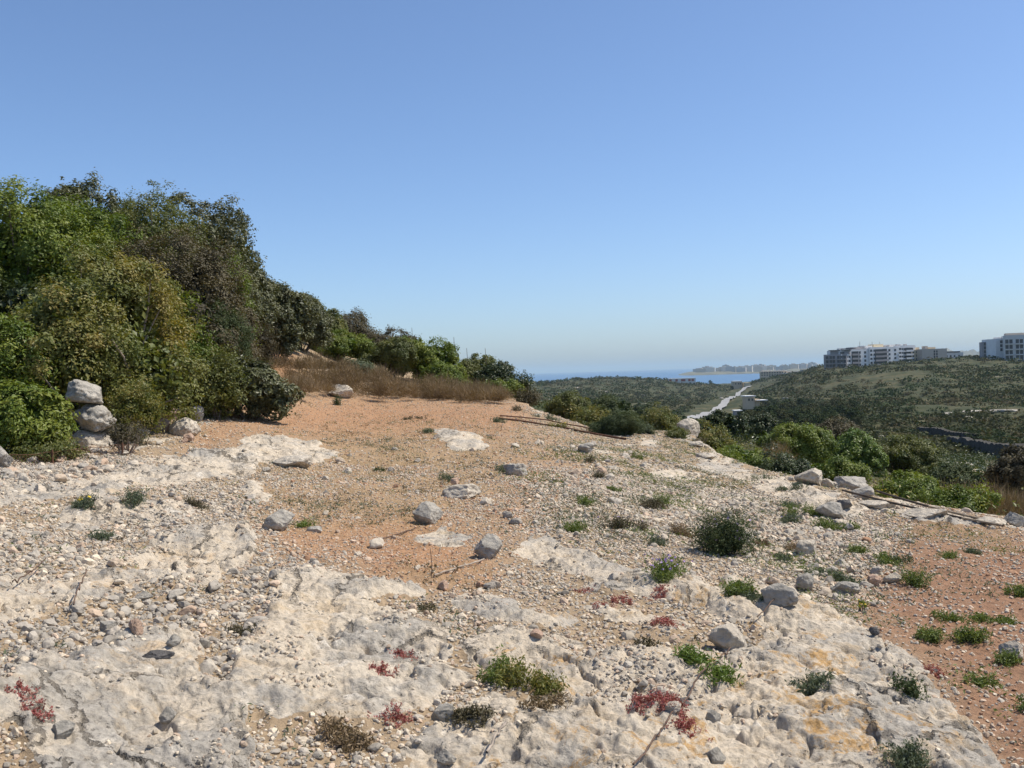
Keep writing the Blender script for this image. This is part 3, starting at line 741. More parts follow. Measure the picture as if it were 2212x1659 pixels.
M_YEL = plain_mat('yellow_petal', (.70,.52,.05), .1, 5, .7, .2)

def leaves(p, outward, size, rg, ratio=.5, up=.35, jit=.9):
    n = len(p)
    nrm = outward*.5+rg.normal(size=(n, 3))*jit*.6+np.array([0, 0, up])
    nrm /= np.linalg.norm(nrm, axis=1)[:, None]
    a = np.cross(nrm, rg.normal(size=(n, 3))); a /= np.linalg.norm(a, axis=1)[:, None]+1e-9
    b = np.cross(nrm, a)
    s = (size*rg.uniform(.6, 1.35, n))[:, None]
    v = np.stack([p-a*s*.5, p+b*s*ratio*.5+nrm*s*.08, p+a*s*.5, p-b*s*ratio*.5+nrm*s*.08], 1).reshape(-1, 3)
    return v, np.arange(n*4).reshape(n, 4)
def crown_points(W, D, H, n, rg, lobes=9, base=.12, sprig=.12, fill=.16, per=12, spread=.085, dome=1.0):
    lc, lr = [np.array([0, 0, H*.58])], [np.array([W*.34, D*.34, H*.38])]
    for _ in range(lobes):
        a = rg.uniform(0, 2*np.pi); q = math.sqrt(rg.uniform(.15, 1))*.33
        hz = rg.uniform(.25, .80-.45*q*dome)
        k = rg.uniform(.10, .27)
        lc.append(np.array([math.cos(a)*q*W, math.sin(a)*q*D, hz*H])); lr.append(np.array([k*W, k*D, min(k*1.15, hz*.95)*H]))
    lc, lr = np.array(lc), np.array(lr)
    wgt = (lr[:, 0]*lr[:, 2]); wgt /= wgt.sum()
    big = W > 1.2
    rm0 = float(np.clip(.055*W, .095, .20)) if big else .11*W
    nc = int(np.clip(3.4*W*H/(math.pi*rm0**2), 24, max(30, n//16))) if big or W > .99 else max(12, n//per)
    li = rg.choice(len(lc), nc*3, p=wgt)
    d = rg.normal(size=(nc*3, 3)); d[:, 2] += .35; d /= np.linalg.norm(d, axis=1)[:, None]
    rad = rg.uniform(.86, 1.03, nc*3)
    t = rg.random(nc*3); rad = np.where(t < fill, rg.uniform(.3, .8, nc*3), np.where(t > 1-sprig, rg.uniform(1.03, 1.16, nc*3), rad))
    c = lc[li]+d*lr[li]*rad[:, None]
    n3 = fbm3(c*(1.1 if W > 1.2 else 9.0)+rg.uniform(0, 60, 3), 5, 3)
    c = c+d*(n3*min(.38, W*(.13 if W > 1.2 else .24))-.02*W)[:, None]
    inner = np.zeros(nc*3)
    for q in range(len(lc)):
        e = np.sqrt((((c-lc[q])/lr[q])**2).sum(1)); inner = np.maximum(inner, (e < .72)*(li != q))
    nq = n//3; q3 = rg.choice(len(lc), nq, p=wgt); d3 = rg.normal(size=(nq, 3)); d3 /= np.linalg.norm(d3, axis=1)[:, None]
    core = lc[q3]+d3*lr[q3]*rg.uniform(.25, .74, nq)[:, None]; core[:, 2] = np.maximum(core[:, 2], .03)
    ok = ((inner < .5) | (t < fill)) & (c[:, 2] > base*H*.3) & (n3 > rg.uniform(-.5, -.08, len(n3)))
    c, d = c[ok][:nc], d[ok][:nc]
    nc = len(c)
    clump = np.clip(.5+.55*fbm3(c*(1.6 if W > 1.2 else 12.0)+7, 9, 2)+.28*rg.normal(size=nc), 0, 1)
    k = max(1, n//nc)
    sp = min(max(.022, spread*W*.6), .10)
    if big or W > .99:
        rm = (rm0*rg.uniform(.55, 1.45, nc))[:, None, None]
        u3 = rg.normal(size=(nc, k, 3)); u3 /= np.linalg.norm(u3, axis=2)[..., None]
        u3 = u3+d[:, None]*.55+np.array([0, 0, .30]); u3 /= np.linalg.norm(u3, axis=2)[..., None]
        st = rg.uniform(.9, 1.35, (nc, 1, 1))
        p = c[:, None]+u3*rm*rg.uniform(.62, 1.06, (nc, k, 1))*np.array([1, 1, 1.0])*st+rg.normal(size=(nc, k, 3))*rm*.16
        stray = rg.random((nc, k, 1)) < .05
        p = np.where(stray, p+u3*rm*.55, p).reshape(-1, 3); p[:, 2] = np.maximum(p[:, 2], .01)
        return p, (u3+d[:, None]*.3).reshape(-1, 3)*1.25, np.repeat(clump, k), c, (core, d3)
    p = (c[:, None]+rg.normal(size=(nc, k, 3))*sp*np.array([1, 1, .8])+(d*np.array([1, 1, 1.1])+np.array([0, 0, .35]))[:, None]*np.abs(rg.normal(size=(nc, k, 1)))*sp*1.1).reshape(-1, 3)
    p[:, 2] = np.maximum(p[:, 2], .01)
    return p, np.repeat(d*.8+rg.normal(size=(nc, 3))*.6, k, 0), np.repeat(clump, k), c, (core, d3)
def branch_mesh(c, W, H, rg, n=10, rad=.02):
    parts = []
    for t in c[rg.choice(len(c), min(n, len(c)), replace=False)]:
        s = np.array([rg.normal()*W*.04, rg.normal()*W*.04, -.08])
        m = s*.5+t*.5+rg.normal(size=3)*W*.05; m[2] = min(m[2], t[2]*.62)
        q = np.linspace(0, 1, 6)[:, None]
        pts = (1-q)**2*s+2*q*(1-q)*m+q*q*t
        parts.append(tube(pts, np.linspace(rad, rad*.22, 6), 5))
    return join(parts)
def shrub(name, label, cat, group, p, W, H, sp, n=4000, leaf=.05, seed=0, D=None, lobes=9, ratio=.5, nbr=10, flowers=None, sprig=.08, per=15, dome=1.0, spread=.085, wood=None, up=.35):
    rg = np.random.default_rng(seed+1000)
    D = D or W*.9
    root = empty(name, p, label, cat, group)
    n = int(n*(2.6 if W > 1.2 else 1.4)); leaf *= 1.02 if W > 1.2 else 1.0
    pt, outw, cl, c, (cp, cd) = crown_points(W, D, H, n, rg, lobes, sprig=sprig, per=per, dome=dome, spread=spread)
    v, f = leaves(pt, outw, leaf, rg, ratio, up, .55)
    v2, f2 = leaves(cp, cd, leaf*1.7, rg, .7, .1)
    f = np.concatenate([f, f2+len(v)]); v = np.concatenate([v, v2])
    tint = np.concatenate([np.clip(.4*rg.random(len(pt))+.6*cl, 0, 1), rg.random(len(cp))*.5])  # core leaves tinted darker: shade in the crown gaps is put into their colour
    o = link('crown', mesh_data('crown', v, f, L[sp], False, {'tint': ('FLOAT', np.repeat(tint, 4))}), root)
    bv, bf = branch_mesh(c, W, H, rg, nbr, max(.008, .012*W))
    link('branches', mesh_data('branches', bv, bf, wood or M_BARK, True), root)
    if flowers:
        mat, k, fs = flowers
        fp = c[rg.choice(len(c), min(k, len(c)), replace=False)]*1.03
        fv, ff = leaves(fp, np.tile([0, -.5, .5], (len(fp), 1)), fs, rg, .9)
        link('blossom', mesh_data('blossom', fv, ff, mat), root)
    return root
def blades(n, W, D, H, rg, bw, lean=.5, curl=.3):
    """grass like blades springing from a small patch"""
    a = rg.uniform(0, 2*np.pi, n); q = np.sqrt(rg.random(n))
    b = np.stack([np.cos(a)*q*W*.32, np.sin(a)*q*D*.32, -np.full(n, .02)], 1)
    dirn = np.stack([np.cos(a)*q*lean+rg.normal(0, .22, n), np.sin(a)*q*lean+rg.normal(0, .22, n), np.ones(n)], 1)
    h = H*rg.uniform(.45, 1.05, n)*(1-.35*q)
    t = b+dirn*h[:, None]; m = b+dirn*h[:, None]*.55+np.array([0, 0, 1])*h[:, None]*curl*.2
    s = np.cross(dirn, rg.normal(size=(n, 3))); s /= np.linalg.norm(s, axis=1)[:, None]; s *= bw
    v = np.stack([b-s, b+s, m+s*.8, t, m-s*.8], 1).reshape(-1, 3)
    i = np.arange(n)[:, None]*5
    f = np.concatenate([i+np.array([[0, 1, 2, 4]]), np.concatenate([i+4, i+2, i+3, i+3], 1)[:, :4]], 0)
    return v, f[:n], (i+np.array([[4, 2, 3]]))
def tuft_mesh(name, n, W, D, H, rg, bw, sp, lean=.6):
    v, q, t = blades(n, W, D, H, rg, bw, lean)
    f = np.concatenate([q[:, [0, 1, 2]], q[:, [0, 2, 3]], t], 0)
    return mesh_data(name, v, f, L[sp], False, {'tint': ('FLOAT', np.repeat(rg.random(n), 5))})

def S(name, label, u, r, w, vtop, sp, n, leaf, seed, cat='shrub', group=None, vb=None, D=None, Hk=1.0, **k):
    """a shrub r metres off in column u, w frame pixels wide, its crown reaching up to row vtop"""
    p = at(u, vb) if vb else on_dir(u, r)
    r = math.hypot(p[0], p[1])
    H = max(.12, (z_at(u, vtop, r)-p[2]))*Hk
    return shrub(name, label, cat, group, p-np.array([0, 0, .04]), w*px(r)*1.10, H*1.0, sp, n, leaf, seed, D=D, **k)
TH_ = 'evergreen thicket on the hill'
S('lentisk_shrub', 'bright green low bush beside the tall cairn, cut by the picture edge', 28, 13.2, 190, 830, 'vivid', 9000, .055, 1, group=TH_, lobes=10)
S('lentisk_shrub', 'bright green bushy shrub above the low bush at the picture edge', 5, 14.6, 175, 692, 'vivid', 7000, .055, 2, group=TH_)
S('olive_bush', 'big yellowish green bush with bare twigs below, behind the cairn', 215, 16.2, 400, 535, 'yellow', 22000, .055, 3, 'bush', TH_, lobes=16, nbr=34, wood=M_DEADWOOD, D=4.0)
S('olive_bush', 'brighter olive bush between the yellowish bush and the orange gravel', 385, 18.6, 150, 668, 'vivid', 8000, .05, 4, 'bush', TH_, nbr=20)
S('olive_bush', 'dark shady undergrowth bush beneath the big yellowish bush', 225, 17.0, 250, 730, 'dark', 8000, .05, 44, 'bush', TH_, nbr=40, wood=M_DEADWOOD)
S('evergreen_tree', 'dense vivid dark green tree at the picture edge on top of the hill', 85, 20.5, 360, 405, 'vivid', 20000, .065, 5, 'tree', TH_, lobes=16, D=4)
S('evergreen_tree', 'dark green lower tree under the vivid one at the picture edge', -60, 18.5, 300, 520, 'dark', 10000, .06, 55, 'tree', TH_, lobes=12)
S('carob_tree', 'tallest grey leaved tree with thin sprays against the sky', 215, 23.5, 190, 372, 'grey', 12000, .07, 6, 'tree', TH_, sprig=.22, lobes=10, nbr=24)
S('carob_tree', 'small grey leaved tree with open sprays on the skyline', 150, 24.5, 100, 392, 'grey', 4000, .07, 66, 'tree', TH_, sprig=.26, lobes=6, nbr=18)
S('olive_bush', 'rounded fine leaved olive crown on the skyline beside the tallest tree', 345, 22.5, 190, 405, 'olive', 14000, .05, 7, 'bush', TH_, lobes=12, D=3)
S('carob_tree', 'grey glossy tree forming the shoulder of the thicket skyline', 440, 24.5, 230, 412, 'grey', 15000, .07, 8, 'tree', TH_, sprig=.14, lobes=13, D=3)
S('twiggy_bush', 'brownish twiggy bush in the middle of the thicket', 385, 19.8, 270, 505, 'twig', 13000, .05, 9, 'bush', TH_, lobes=13, nbr=26, D=3)
S('lentisk_shrub', 'small bright olive shrub inside the grey slope of the thicket', 498, 22.0, 80, 545, 'vivid', 5000, .05, 10, group=TH_)
S('carob_tree', 'grey glossy tree at the steep end of the skyline', 532, 25.5, 110, 500, 'grey', 7000, .07, 11, 'tree', TH_, sprig=.15, nbr=18)
S('twiggy_bush', 'brown grey bush below the steep end of the skyline', 470, 21.0, 210, 560, 'twig', 10000, .05, 12, 'bush', TH_, nbr=20)
S('carob_tree', 'grey glossy bush on the falling slope of the skyline', 590, 27.0, 150, 592, 'grey', 9000, .07, 13, 'tree', TH_, sprig=.2)
S('carob_tree', 'low grey glossy bush above the white path stones', 655, 30.0, 130, 650, 'grey', 7000, .07, 14, 'bush', TH_, sprig=.2)
S('lentisk_shrub', 'vivid green shrub wedged below the brownish twiggy bush', 400, 18.6, 90, 618, 'vivid', 5000, .05, 15, group=TH_)
S('rosemary_bush', 'dark needle leaved bush beside the orange path', 475, 19.8, 170, 640, 'rosem', 12000, .05, 16, 'bush', TH_, ratio=.3)
S('dry_shrub', 'grey brown dry shrub at the top of the orange path', 558, 23.5, 80, 688, 'twig', 4000, .05, 17, group=TH_, ratio=.25)
S('olive_bush', 'dull olive bush at the foot of the brighter olive bush', 470, 17.6, 110, 765, 'olive', 6000, .05, 18, 'bush', TH_)
S('glossy_bush', 'dark glossy leaved bush by the lower end of the orange path', 540, 18.2, 160, 785, 'grey', 7500, .075, 19, 'bush', TH_, D=1.3)
S('flowering_shrub', 'small yellowish shrub growing over stones beside the cairn', 292, 14.3, 96, 822, 'yellow', 5200, .035, 20, group=TH_, nbr=16)
S('twiggy_shrub', 'bare grey twiggy shrublet between the cairn and the reddish stone', 265, 13.2, 70, 890, 'twig', 900, .025, 21, group=TH_, nbr=40, wood=M_DEADWOOD)
S('olive_bush', 'low dull shrub under the bright bush by the fence mesh', 95, 12.7, 110, 965, 'olive', 2200, .035, 22, group=TH_, nbr=22, wood=M_DEADWOOD)
S('carob_tree', 'grey green bush closing the slope above the orange path', 622, 28.5, 130, 622, 'grey', 8000, .07, 140, 'bush', TH_, sprig=.15)
S('olive_bush', 'dull olive bush at the lower end of the thicket skyline', 690, 33, 120, 668, 'olive', 7000, .065, 141, 'bush', TH_)
S('carob_tree', 'grey leaved bush behind the two steep skyline trees', 500, 27, 170, 452, 'grey', 9000, .07, 142, 'bush', TH_, sprig=.15)
S('olive_bush', 'olive fill of foliage between the tallest tree and the rounded crown', 275, 24, 150, 415, 'olive', 8000, .06, 143, 'bush', TH_)
S('lentisk_shrub', 'bright green patch of leaves under the vivid hilltop tree', 200, 19.5, 150, 505, 'vivid', 8000, .055, 144, 'bush', TH_)
S('olive_bush', 'yellowish outer bush leaning toward the gravel', 330, 18.2, 150, 600, 'yellow', 8000, .055, 145, 'bush', TH_)
S('twiggy_bush', 'brown bush in the lower middle of the thicket', 430, 19.0, 140, 690, 'twig', 6000, .05, 146, 'bush', TH_)
RG_ = 'green shrubs on the ridge'
S('heath_shrub', 'brownish heath shrub on the skyline past the thicket', 755, 38, 170, 690, 'twig', 7000, .07, 30, group=RG_)
S('heath_shrub', 'brown green heath shrub lower along the ridge skyline', 850, 37, 130, 712, 'twig', 6000, .07, 31, group=RG_)
S('lentisk_shrub', 'bright green shrub behind the brown brush near the path', 735, 31.5, 130, 722, 'vivid', 8000, .06, 32, group=RG_)
S('lentisk_shrub', 'olive shrub in the middle of the green ridge clump', 845, 31, 130, 728, 'olive', 8000, .06, 33, group=RG_)
S('lentisk_shrub', 'tall vivid shrub forming the shoulder of the green ridge clump', 940, 31.5, 135, 728, 'vivid', 9000, .06, 34, group=RG_, sprig=.2)
S('lentisk_shrub', 'low bright shrub in front of the vivid shoulder shrub', 955, 28.5, 105, 778, 'vivid', 6000, .055, 35, group=RG_)
S('sage_shrub', 'grey blue low shrub between brown brush and green clump', 775, 28.5, 100, 778, 'sage', 4500, .045, 36, group=RG_)
S('olive_bush', 'dull dark olive bush toward the sea end of the ridge', 1035, 33, 110, 768, 'olive', 6500, .06, 37, 'bush', RG_)
S('olive_bush', 'dark bush with a tall dead stalk near the sea end', 1075, 32, 80, 788, 'dark', 5000, .06, 38, 'bush', RG_)
S('lentisk_shrub', 'bright low shrub at the sea end of the ridge', 1085, 28.5, 85, 822, 'vivid', 4500, .055, 39, group=RG_)
S('olive_bush', 'last dark bush of the ridge against the sea', 1128, 31, 60, 808, 'dark', 3500, .06, 40, 'bush', RG_)
S('twiggy_shrub', 'grey brown dry shrub at the end of the orange gravel', 1142, 26.5, 55, 850, 'twig', 2500, .045, 41, group=RG_, nbr=20)
for u, v0, v1 in ((895, 722, 708), (985, 745, 728), (1012, 765, 752), (1052, 770, 752)):
    p = on_dir(u, 32.5); H = z_at(u, v1, 32.5)-p[2]
    o = link('dead_stalk', mesh_data('dead_stalk', *tube([(0, 0, 0), (.03, 0, H*.5), (.0, 0, H)], [.011, .009, .007], 5), M_BARK, True), None, p)
    tag(o, 'thin dead flower stalk rising above the ridge shrubs', 'stalk', 'dead stalks above the ridge shrubs')
def brush_mesh(n, W, D, H, rg):
    m = int(14+W*6); cx, cy_ = rg.uniform(-.5, .5, m)*W, rg.uniform(-.5, .5, m)*D
    ch, cr_ = H*rg.uniform(.35, 1.05, m)*(1-.5*np.abs(cx/W*1.6)**2), rg.uniform(.16, .42, m)
    k = rg.integers(0, m, n)
    d = rg.normal(size=(n, 3)); d[:, 2] = np.abs(d[:, 2])*1.2+.25; d /= np.linalg.norm(d, axis=1)[:, None]
    q = rg.uniform(.0, 1.0, n)**.6
    b = np.stack([cx[k], cy_[k], np.zeros(n)], 1)+d*np.stack([cr_[k], cr_[k], ch[k]], 1)*q[:, None]
    L_ = rg.uniform(.06, .20, n)[:, None]
    t = b+(d*.6+rg.normal(0, .45, (n, 3))+np.array([0, 0, .35]))*L_
    s = rg.normal(size=(n, 3)); s /= np.linalg.norm(s, axis=1)[:, None]; s *= .0055
    v = np.stack([b-s, b+s, t], 1).reshape(-1, 3)
    tint = np.clip(np.repeat(rg.random(m)[k]*.6+rg.random(n)*.4, 3), 0, 1)
    return mesh_data('dry_brush', v, np.arange(n*3).reshape(n, 3), L['brown'], False, {'tint': ('FLOAT', tint)})
# brown brush along the foot of the ridge
BR_ = 'dry brown brush below the ridge'
rg = np.random.default_rng(7)
for k, (u, vb, w, vt, lab) in enumerate([(650, 800, 130, 762, 'dry brown brush nearest the orange path'), (700, 835, 150, 790, 'dry brown brush behind the white ringed boulder'),
        (810, 858, 150, 796, 'dense brown brush in the middle of the dry strip'), (910, 858, 130, 800, 'greyish brown brush below the low bright shrub'),
        (990, 860, 120, 812, 'brown brush toward the sea end of the dry strip'), (1040, 866, 70, 825, 'last small brown brush of the dry strip'),
        (640, 850, 90, 815, 'sparse brown brush beside the dark glossy bush'), (760, 830, 120, 785, 'brown brush below the grey blue shrub')]):
    p = at(u, vb); r = math.hypot(p[0], p[1]); H = max(.35, z_at(u, vt, r)-p[2])
    W = w*px(r)*1.25
    o = link('dry_brush', brush_mesh(8000, W, 2.0, H, rg), None, p)
    tag(o, lab, 'brush', BR_)
# bushes below the rim on the valley side
VB_ = 'bushes below the plateau rim'
S('olive_bush', 'olive bush at the start of the valley drop past the gravel end', 1225, 33, 100, 842, 'olive', 6000, .065, 50, 'bush', VB_)
S('olive_bush', 'greyish green bush above the dark cushion bush', 1320, 38, 120, 852, 'rosem', 6000, .07, 51, 'bush', VB_)
S('olive_bush', 'dull green bush between the cushion bush and the boulder', 1385, 40, 90, 872, 'dark', 4000, .07, 52, 'bush', VB_)
S('lentisk_shrub', 'yellow green small shrub just before the square boulder', 1425, 30, 75, 880, 'yellow', 4000, .055, 53, group=VB_)
S('lentisk_shrub', 'yellowish low shrub behind the dark cushion bush', 1275, 27, 80, 880, 'yellow', 3500, .05, 54, group=VB_)
S('cushion_bush', 'dark green rounded cushion bush beside the rusty rod', 1326, 20.2, 122, 896, 'rosem', 13000, .035, 56, 'bush', VB_, lobes=14, sprig=.02, ratio=.3, dome=1.4, D=1.1)
S('cushion_bush', 'grey green straggly skirt of the cushion bush', 1385, 20.5, 55, 922, 'sage', 2500, .03, 57, 'bush', VB_)
S('evergreen_tree', 'dark tree standing beside the white road', 1566, 46, 88, 880, 'dark', 7000, .09, 58, 'tree', VB_)
S('evergreen_tree', 'smaller dark tree next to the roadside tree', 1640, 50, 70, 893, 'dark', 4500, .09, 59, 'tree', VB_)
S('olive_bush', 'yellowish bush behind the square boulder', 1530, 29, 80, 925, 'yellow', 4500, .055, 60, 'bush', VB_)
S('olive_bush', 'big rounded olive green bush in the middle below the rim', 1715, 27, 185, 922, 'vivid', 11000, .06, 61, 'bush', VB_, lobes=12)
S('lentisk_shrub', 'bright yellow green rounded bush between two darker bushes', 1843, 28, 110, 932, 'succ', 7500, .065, 62, 'bush', VB_)
S('olive_bush', 'wide dull green bush beside the bright yellow green one', 1945, 31, 150, 948, 'olive', 8000, .06, 63, 'bush', VB_)
S('dark_bush', 'dark reddish grey bush behind the big olive bush', 1800, 36, 130, 905, 'twig', 6000, .07, 64, 'bush', VB_)
S('lentisk_shrub', 'low yellow green shrub on the rim beside pale rock', 1600, 22.5, 120, 962, 'vivid', 6500, .05, 65, group=VB_)
S('lentisk_shrub', 'green low shrub under the big olive bush at the rim', 1560, 21, 70, 975, 'vivid', 3500, .045, 67, group=VB_)
S('dark_bush', 'dark glossy low bush right against the pale rim', 1690, 19, 120, 985, 'dark', 5500, .05, 68, 'bush', VB_)
S('lentisk_shrub', 'green shrub behind the rim blocks', 1800, 21, 130, 985, 'vivid', 7000, .05, 69, group=VB_)
S('lentisk_shrub', 'bright low green shrub behind the fallen poles', 1960, 17.5, 160, 1032, 'vivid', 8000, .045, 70, group=VB_, D=2.2)
S('lentisk_shrub', 'yellow green low shrub at the far end of the fallen poles', 2065, 16.5, 120, 1058, 'vivid', 5500, .045, 71, group=VB_)
S('dark_bush', 'dark purple grey bush cut by the picture edge over the valley', 2195, 23, 110, 965, 'twig', 7500, .06, 72, 'bush', VB_, nbr=24)
S('olive_bush', 'dull green bush on the slope above the low bright shrub', 2060, 28, 120, 1005, 'rosem', 5000, .06, 73, 'bush', VB_)
S('lentisk_shrub', 'small bushy plant hiding the foot of the square boulder', 1458, 20.2, 40, 934, 'olive', 3000, .035, 74, group=VB_, flowers=(M_YEL, 6, .05))
for k, (u, vb, w, vt, lab) in enumerate([(2150, 1105, 130, 1045, 'brown dry grass clump below the dark purple bush'), (2100, 1085, 90, 1040, 'russet dry grass beside the yellow green shrub'), (1660, 985, 70, 950, 'russet dry grass between low shrubs under the rim'), (2215, 1115, 70, 1060, 'brown dry grass at the picture edge by the rim')]):
    p = on_dir(u, 17.5 if u > 2000 else 24); r = math.hypot(p[0], p[1]); H = max(.4, z_at(u, vt, r)-p[2])
    o = link('dry_brush', brush_mesh(5500, w*px(r)*1.1, 1.6, H, rg), None, p)
    tag(o, lab, 'brush', 'dry grass clumps on the slope below the rim')

ROADP = [at(1500, 914, 200), at(1512, 908, 230), at(1528, 900, 260), at(1549, 887, 300), at(1566, 874, 350), at(1582, 860, 420), at(1595, 850, 500), at(1608, 842, 600), at(1620, 836, 700)]
def road_gap(x, y):
    d = np.full(np.shape(x), 1e9)
    for a, b in zip(ROADP[:-1], ROADP[1:]):
        for t in np.linspace(0, 1, 12):
            c = a*(1-t)+b*t; d = np.minimum(d, np.hypot(x-c[0], y-c[1]))
    return d
# undergrowth between the bushes and below the rim
def undergrowth(name, label, n, rmin, rmax, leafs, sp, seed, h, cond):
    rg = np.random.default_rng(seed)
    x, y, th, r = ground_sample(n, rmin, rmax, rg, .60)
    m = cond(th, r, x, y) & (road_gap(x, y) > 9); x, y, r = x[m], y[m], r[m]
    n = len(x); z = gz(x, y)
    S_ = h*rg.uniform(.5, 1.4, n)
    k = 46
    d = rg.normal(size=(n, k, 3)); d /= np.linalg.norm(d, axis=2)[..., None]; d[..., 2] = np.abs(d[..., 2])
    p = np.stack([x, y, z], 1)[:, None]+d*S_[:, None, None]*np.array([1.1, 1.1, .9])*rg.uniform(.4, 1.05, (n, k, 1))
    v, f = leaves(p.reshape(-1, 3), d.reshape(-1, 3), leafs, rg, .55)
    t = np.clip(np.repeat(rg.random(n), k)*.6+rg.random(n*k)*.4, 0, 1)
    o = link(name, mesh_data(name, v, f, L[sp], False, {'tint': ('FLOAT', np.repeat(t, 4))}))
    return tag(o, label, 'undergrowth', None, 'stuff')
rim = lambda th, r: np.interp(th, ETH, ER)
below = lambda a, b: (lambda th, r, x, y: (th > ang(1120, 880)[0]) & (r > rim(th, r)+a) & (fbm(x*.25, y*.25, b, 3) > -.12))
undergrowth('undergrowth', 'olive low scrub covering the slope below the rim', 2600, 14, 60, .075, 'olive', 31, .42, below(1.6, 91))
undergrowth('undergrowth', 'yellowish low scrub covering the slope below the rim', 1500, 14, 60, .07, 'yellow', 32, .34, below(1.3, 92))
undergrowth('undergrowth', 'brown dry scrub covering the slope below the rim', 1300, 14, 55, .06, 'twig', 33, .36, below(1.3, 93))
undergrowth('undergrowth', 'dark scrub on the valley side below the bushes', 3000, 40, 130, .16, 'dark', 34, .75, below(4, 94))
undergrowth('undergrowth', 'dull green scrub on the valley side', 3600, 40, 130, .15, 'rosem', 35, .6, below(4, 95))
hillc = lambda b: (lambda th, r, x, y: (th < ang(1110, 880)[0]) & (r > np.interp(th, [-.6, -.47, -.42, -.33, -.27, -.24, -.17, -.03, .01], [13.6, 14.4, 16.6, 17.8, 19.8, 31, 30, 28.5, 27])) & ~((th > -.262) & (th < -.17) & (r < 30.5)) & (fbm(x*.4, y*.4, b, 3) > -.25))
undergrowth('undergrowth', 'dark shady scrub filling the thicket on the hill', 1700, 14, 55, .065, 'dark', 36, .5, hillc(96))
undergrowth('undergrowth', 'olive scrub filling the thicket on the hill', 1300, 14, 55, .06, 'olive', 37, .5, hillc(97))

# ------------------------------------------------------------------ small plants on the plateau
PL = 'small plants on the plateau'
def herb(name, label, u, v, w, h, sp, n, leaf, seed, cat='plant', group=PL, flowers=None, ratio=.45):
    p = at(u, v); r = float(np.linalg.norm(p-np.array([0, 0, EYE])))
    W, H = w*px(r)*1.05, h*px(r)*1.05
    if cat == 'bush':
        return shrub(name, label, cat, group, p-np.array([0, 0, .01]), W, H, sp, n, leaf, seed, D=max(W*.8, H*.9), lobes=9, nbr=12, flowers=flowers, per=5, sprig=.34, ratio=ratio*.75, dome=1.3, spread=.11, up=.1)
    rg = np.random.default_rng(seed+4000)
    root = empty(name, p-np.array([0, 0, .005]), label, cat, group)
    D = max(W*.75, H*.9); ns_ = int(np.clip(n/14, 14, 130)); nl = 13
    m = max(2, int(W/.12)); hub = np.stack([rg.normal(0, .24, m)*W, rg.normal(0, .24, m)*D], 1); hh = rg.uniform(.45, 1.05, m)
    k = rg.integers(0, m, ns_); b = np.zeros((ns_, 3)); b[:, :2] = hub[k]+rg.normal(0, .03+.03*W, (ns_, 2))
    b[:, 2] = gz(b[:, 0]+root.location.x, b[:, 1]+root.location.y)-root.location.z-.008
    az = rg.uniform(0, 2*np.pi, ns_); ln = np.abs(rg.normal(.35, .28, ns_)); hs = H*hh[k]*rg.uniform(.55, 1.05, ns_)
    tip = b+np.stack([np.cos(az)*ln*hs, np.sin(az)*ln*hs, hs], 1)
    q = rg.uniform(.12, 1.0, (ns_, nl, 1))
    pt = b[:, None]+(tip-b)[:, None]*np.concatenate([q**1.5, q**1.5, q], 2)+rg.normal(0, leaf*.55, (ns_, nl, 3))
    pt = pt.reshape(-1, 3)
    v, f = leaves(pt, rg.normal(size=pt.shape), leaf*1.15, rg, ratio*.8, .25, 1.2)
    tint = np.clip(np.repeat(rg.random(ns_), nl)*.6+rg.random(len(pt))*.4, 0, 1)
    s = rg.normal(size=(ns_, 3)); s /= np.linalg.norm(s, axis=1)[:, None]; s *= .0016
    mid_ = b+(tip-b)*np.array([.35, .35, .5])
    sv = np.stack([b-s, b+s, mid_+s, mid_-s, tip+s*.3, tip-s*.3], 1).reshape(-1, 3); i = np.arange(ns_)[:, None]*6+len(v)
    f = np.concatenate([f, i+np.array([[0, 1, 2, 3]]), i+np.array([[3, 2, 4, 5]])], 0); v = np.concatenate([v, sv])
    tint = np.concatenate([np.repeat(tint, 4), np.full(len(sv), .2)])
    link('foliage', mesh_data('foliage', v, f, L[sp], False, {'tint': ('FLOAT', tint)}), root)
    if flowers:
        mat, kf, fs = flowers
        fp = tip[rg.choice(ns_, min(kf, ns_), replace=False)]+np.array([0, 0, .01])
        fv, ff = leaves(np.repeat(fp, 3, 0), np.tile([0, -.5, .5], (len(fp)*3, 1)), fs, rg, .9)
        link('blossom', mesh_data('blossom', fv, ff, mat), root)
    return root
herb('flowering_bush', 'dark round bush dotted with lilac flowers on the rubble slope', 1572, 1202, 114, 82, 'rosem', 6000, .022, 1, 'bush', flowers=(M_LILAC, 46, .024))
herb('herb', 'fresh green herb with lilac flowers below the dark flowering bush', 1455, 1248, 120, 44, 'herb', 3000, .020, 2, flowers=(M_LILAC, 26, .02))
herb('herb', 'broad bright green herb at the foot of the rubble slope', 1558, 1282, 104, 44, 'herb', 3800, .020, 3)
herb('succulent', 'vivid green succulent just in front of the angular cream rock', 1510, 1428, 62, 32, 'succ', 800, .030, 4, ratio=.3)
herb('succulent', 'small vivid green succulent beside the cane below the cream rock', 1562, 1468, 56, 24, 'succ', 600, .030, 5, ratio=.3)
herb('herb', 'yellow green herb patch in the hollow of the foreground slab', 1150, 1498, 125, 52, 'yellow', 3000, .020, 6)
herb('herb', 'upright green sprig at the end of the yellow green patch', 1085, 1478, 44, 62, 'herb', 900, .020, 7)
herb('dry_herb', 'brown withered herb trailing from the yellow green patch', 1215, 1518, 80, 24, 'brown', 1500, .016, 8)
herb('cushion_plant', 'grey green cushion plant at the bottom edge of the bare slab', 1962, 1658, 60, 46, 'sage', 2600, .016, 9)
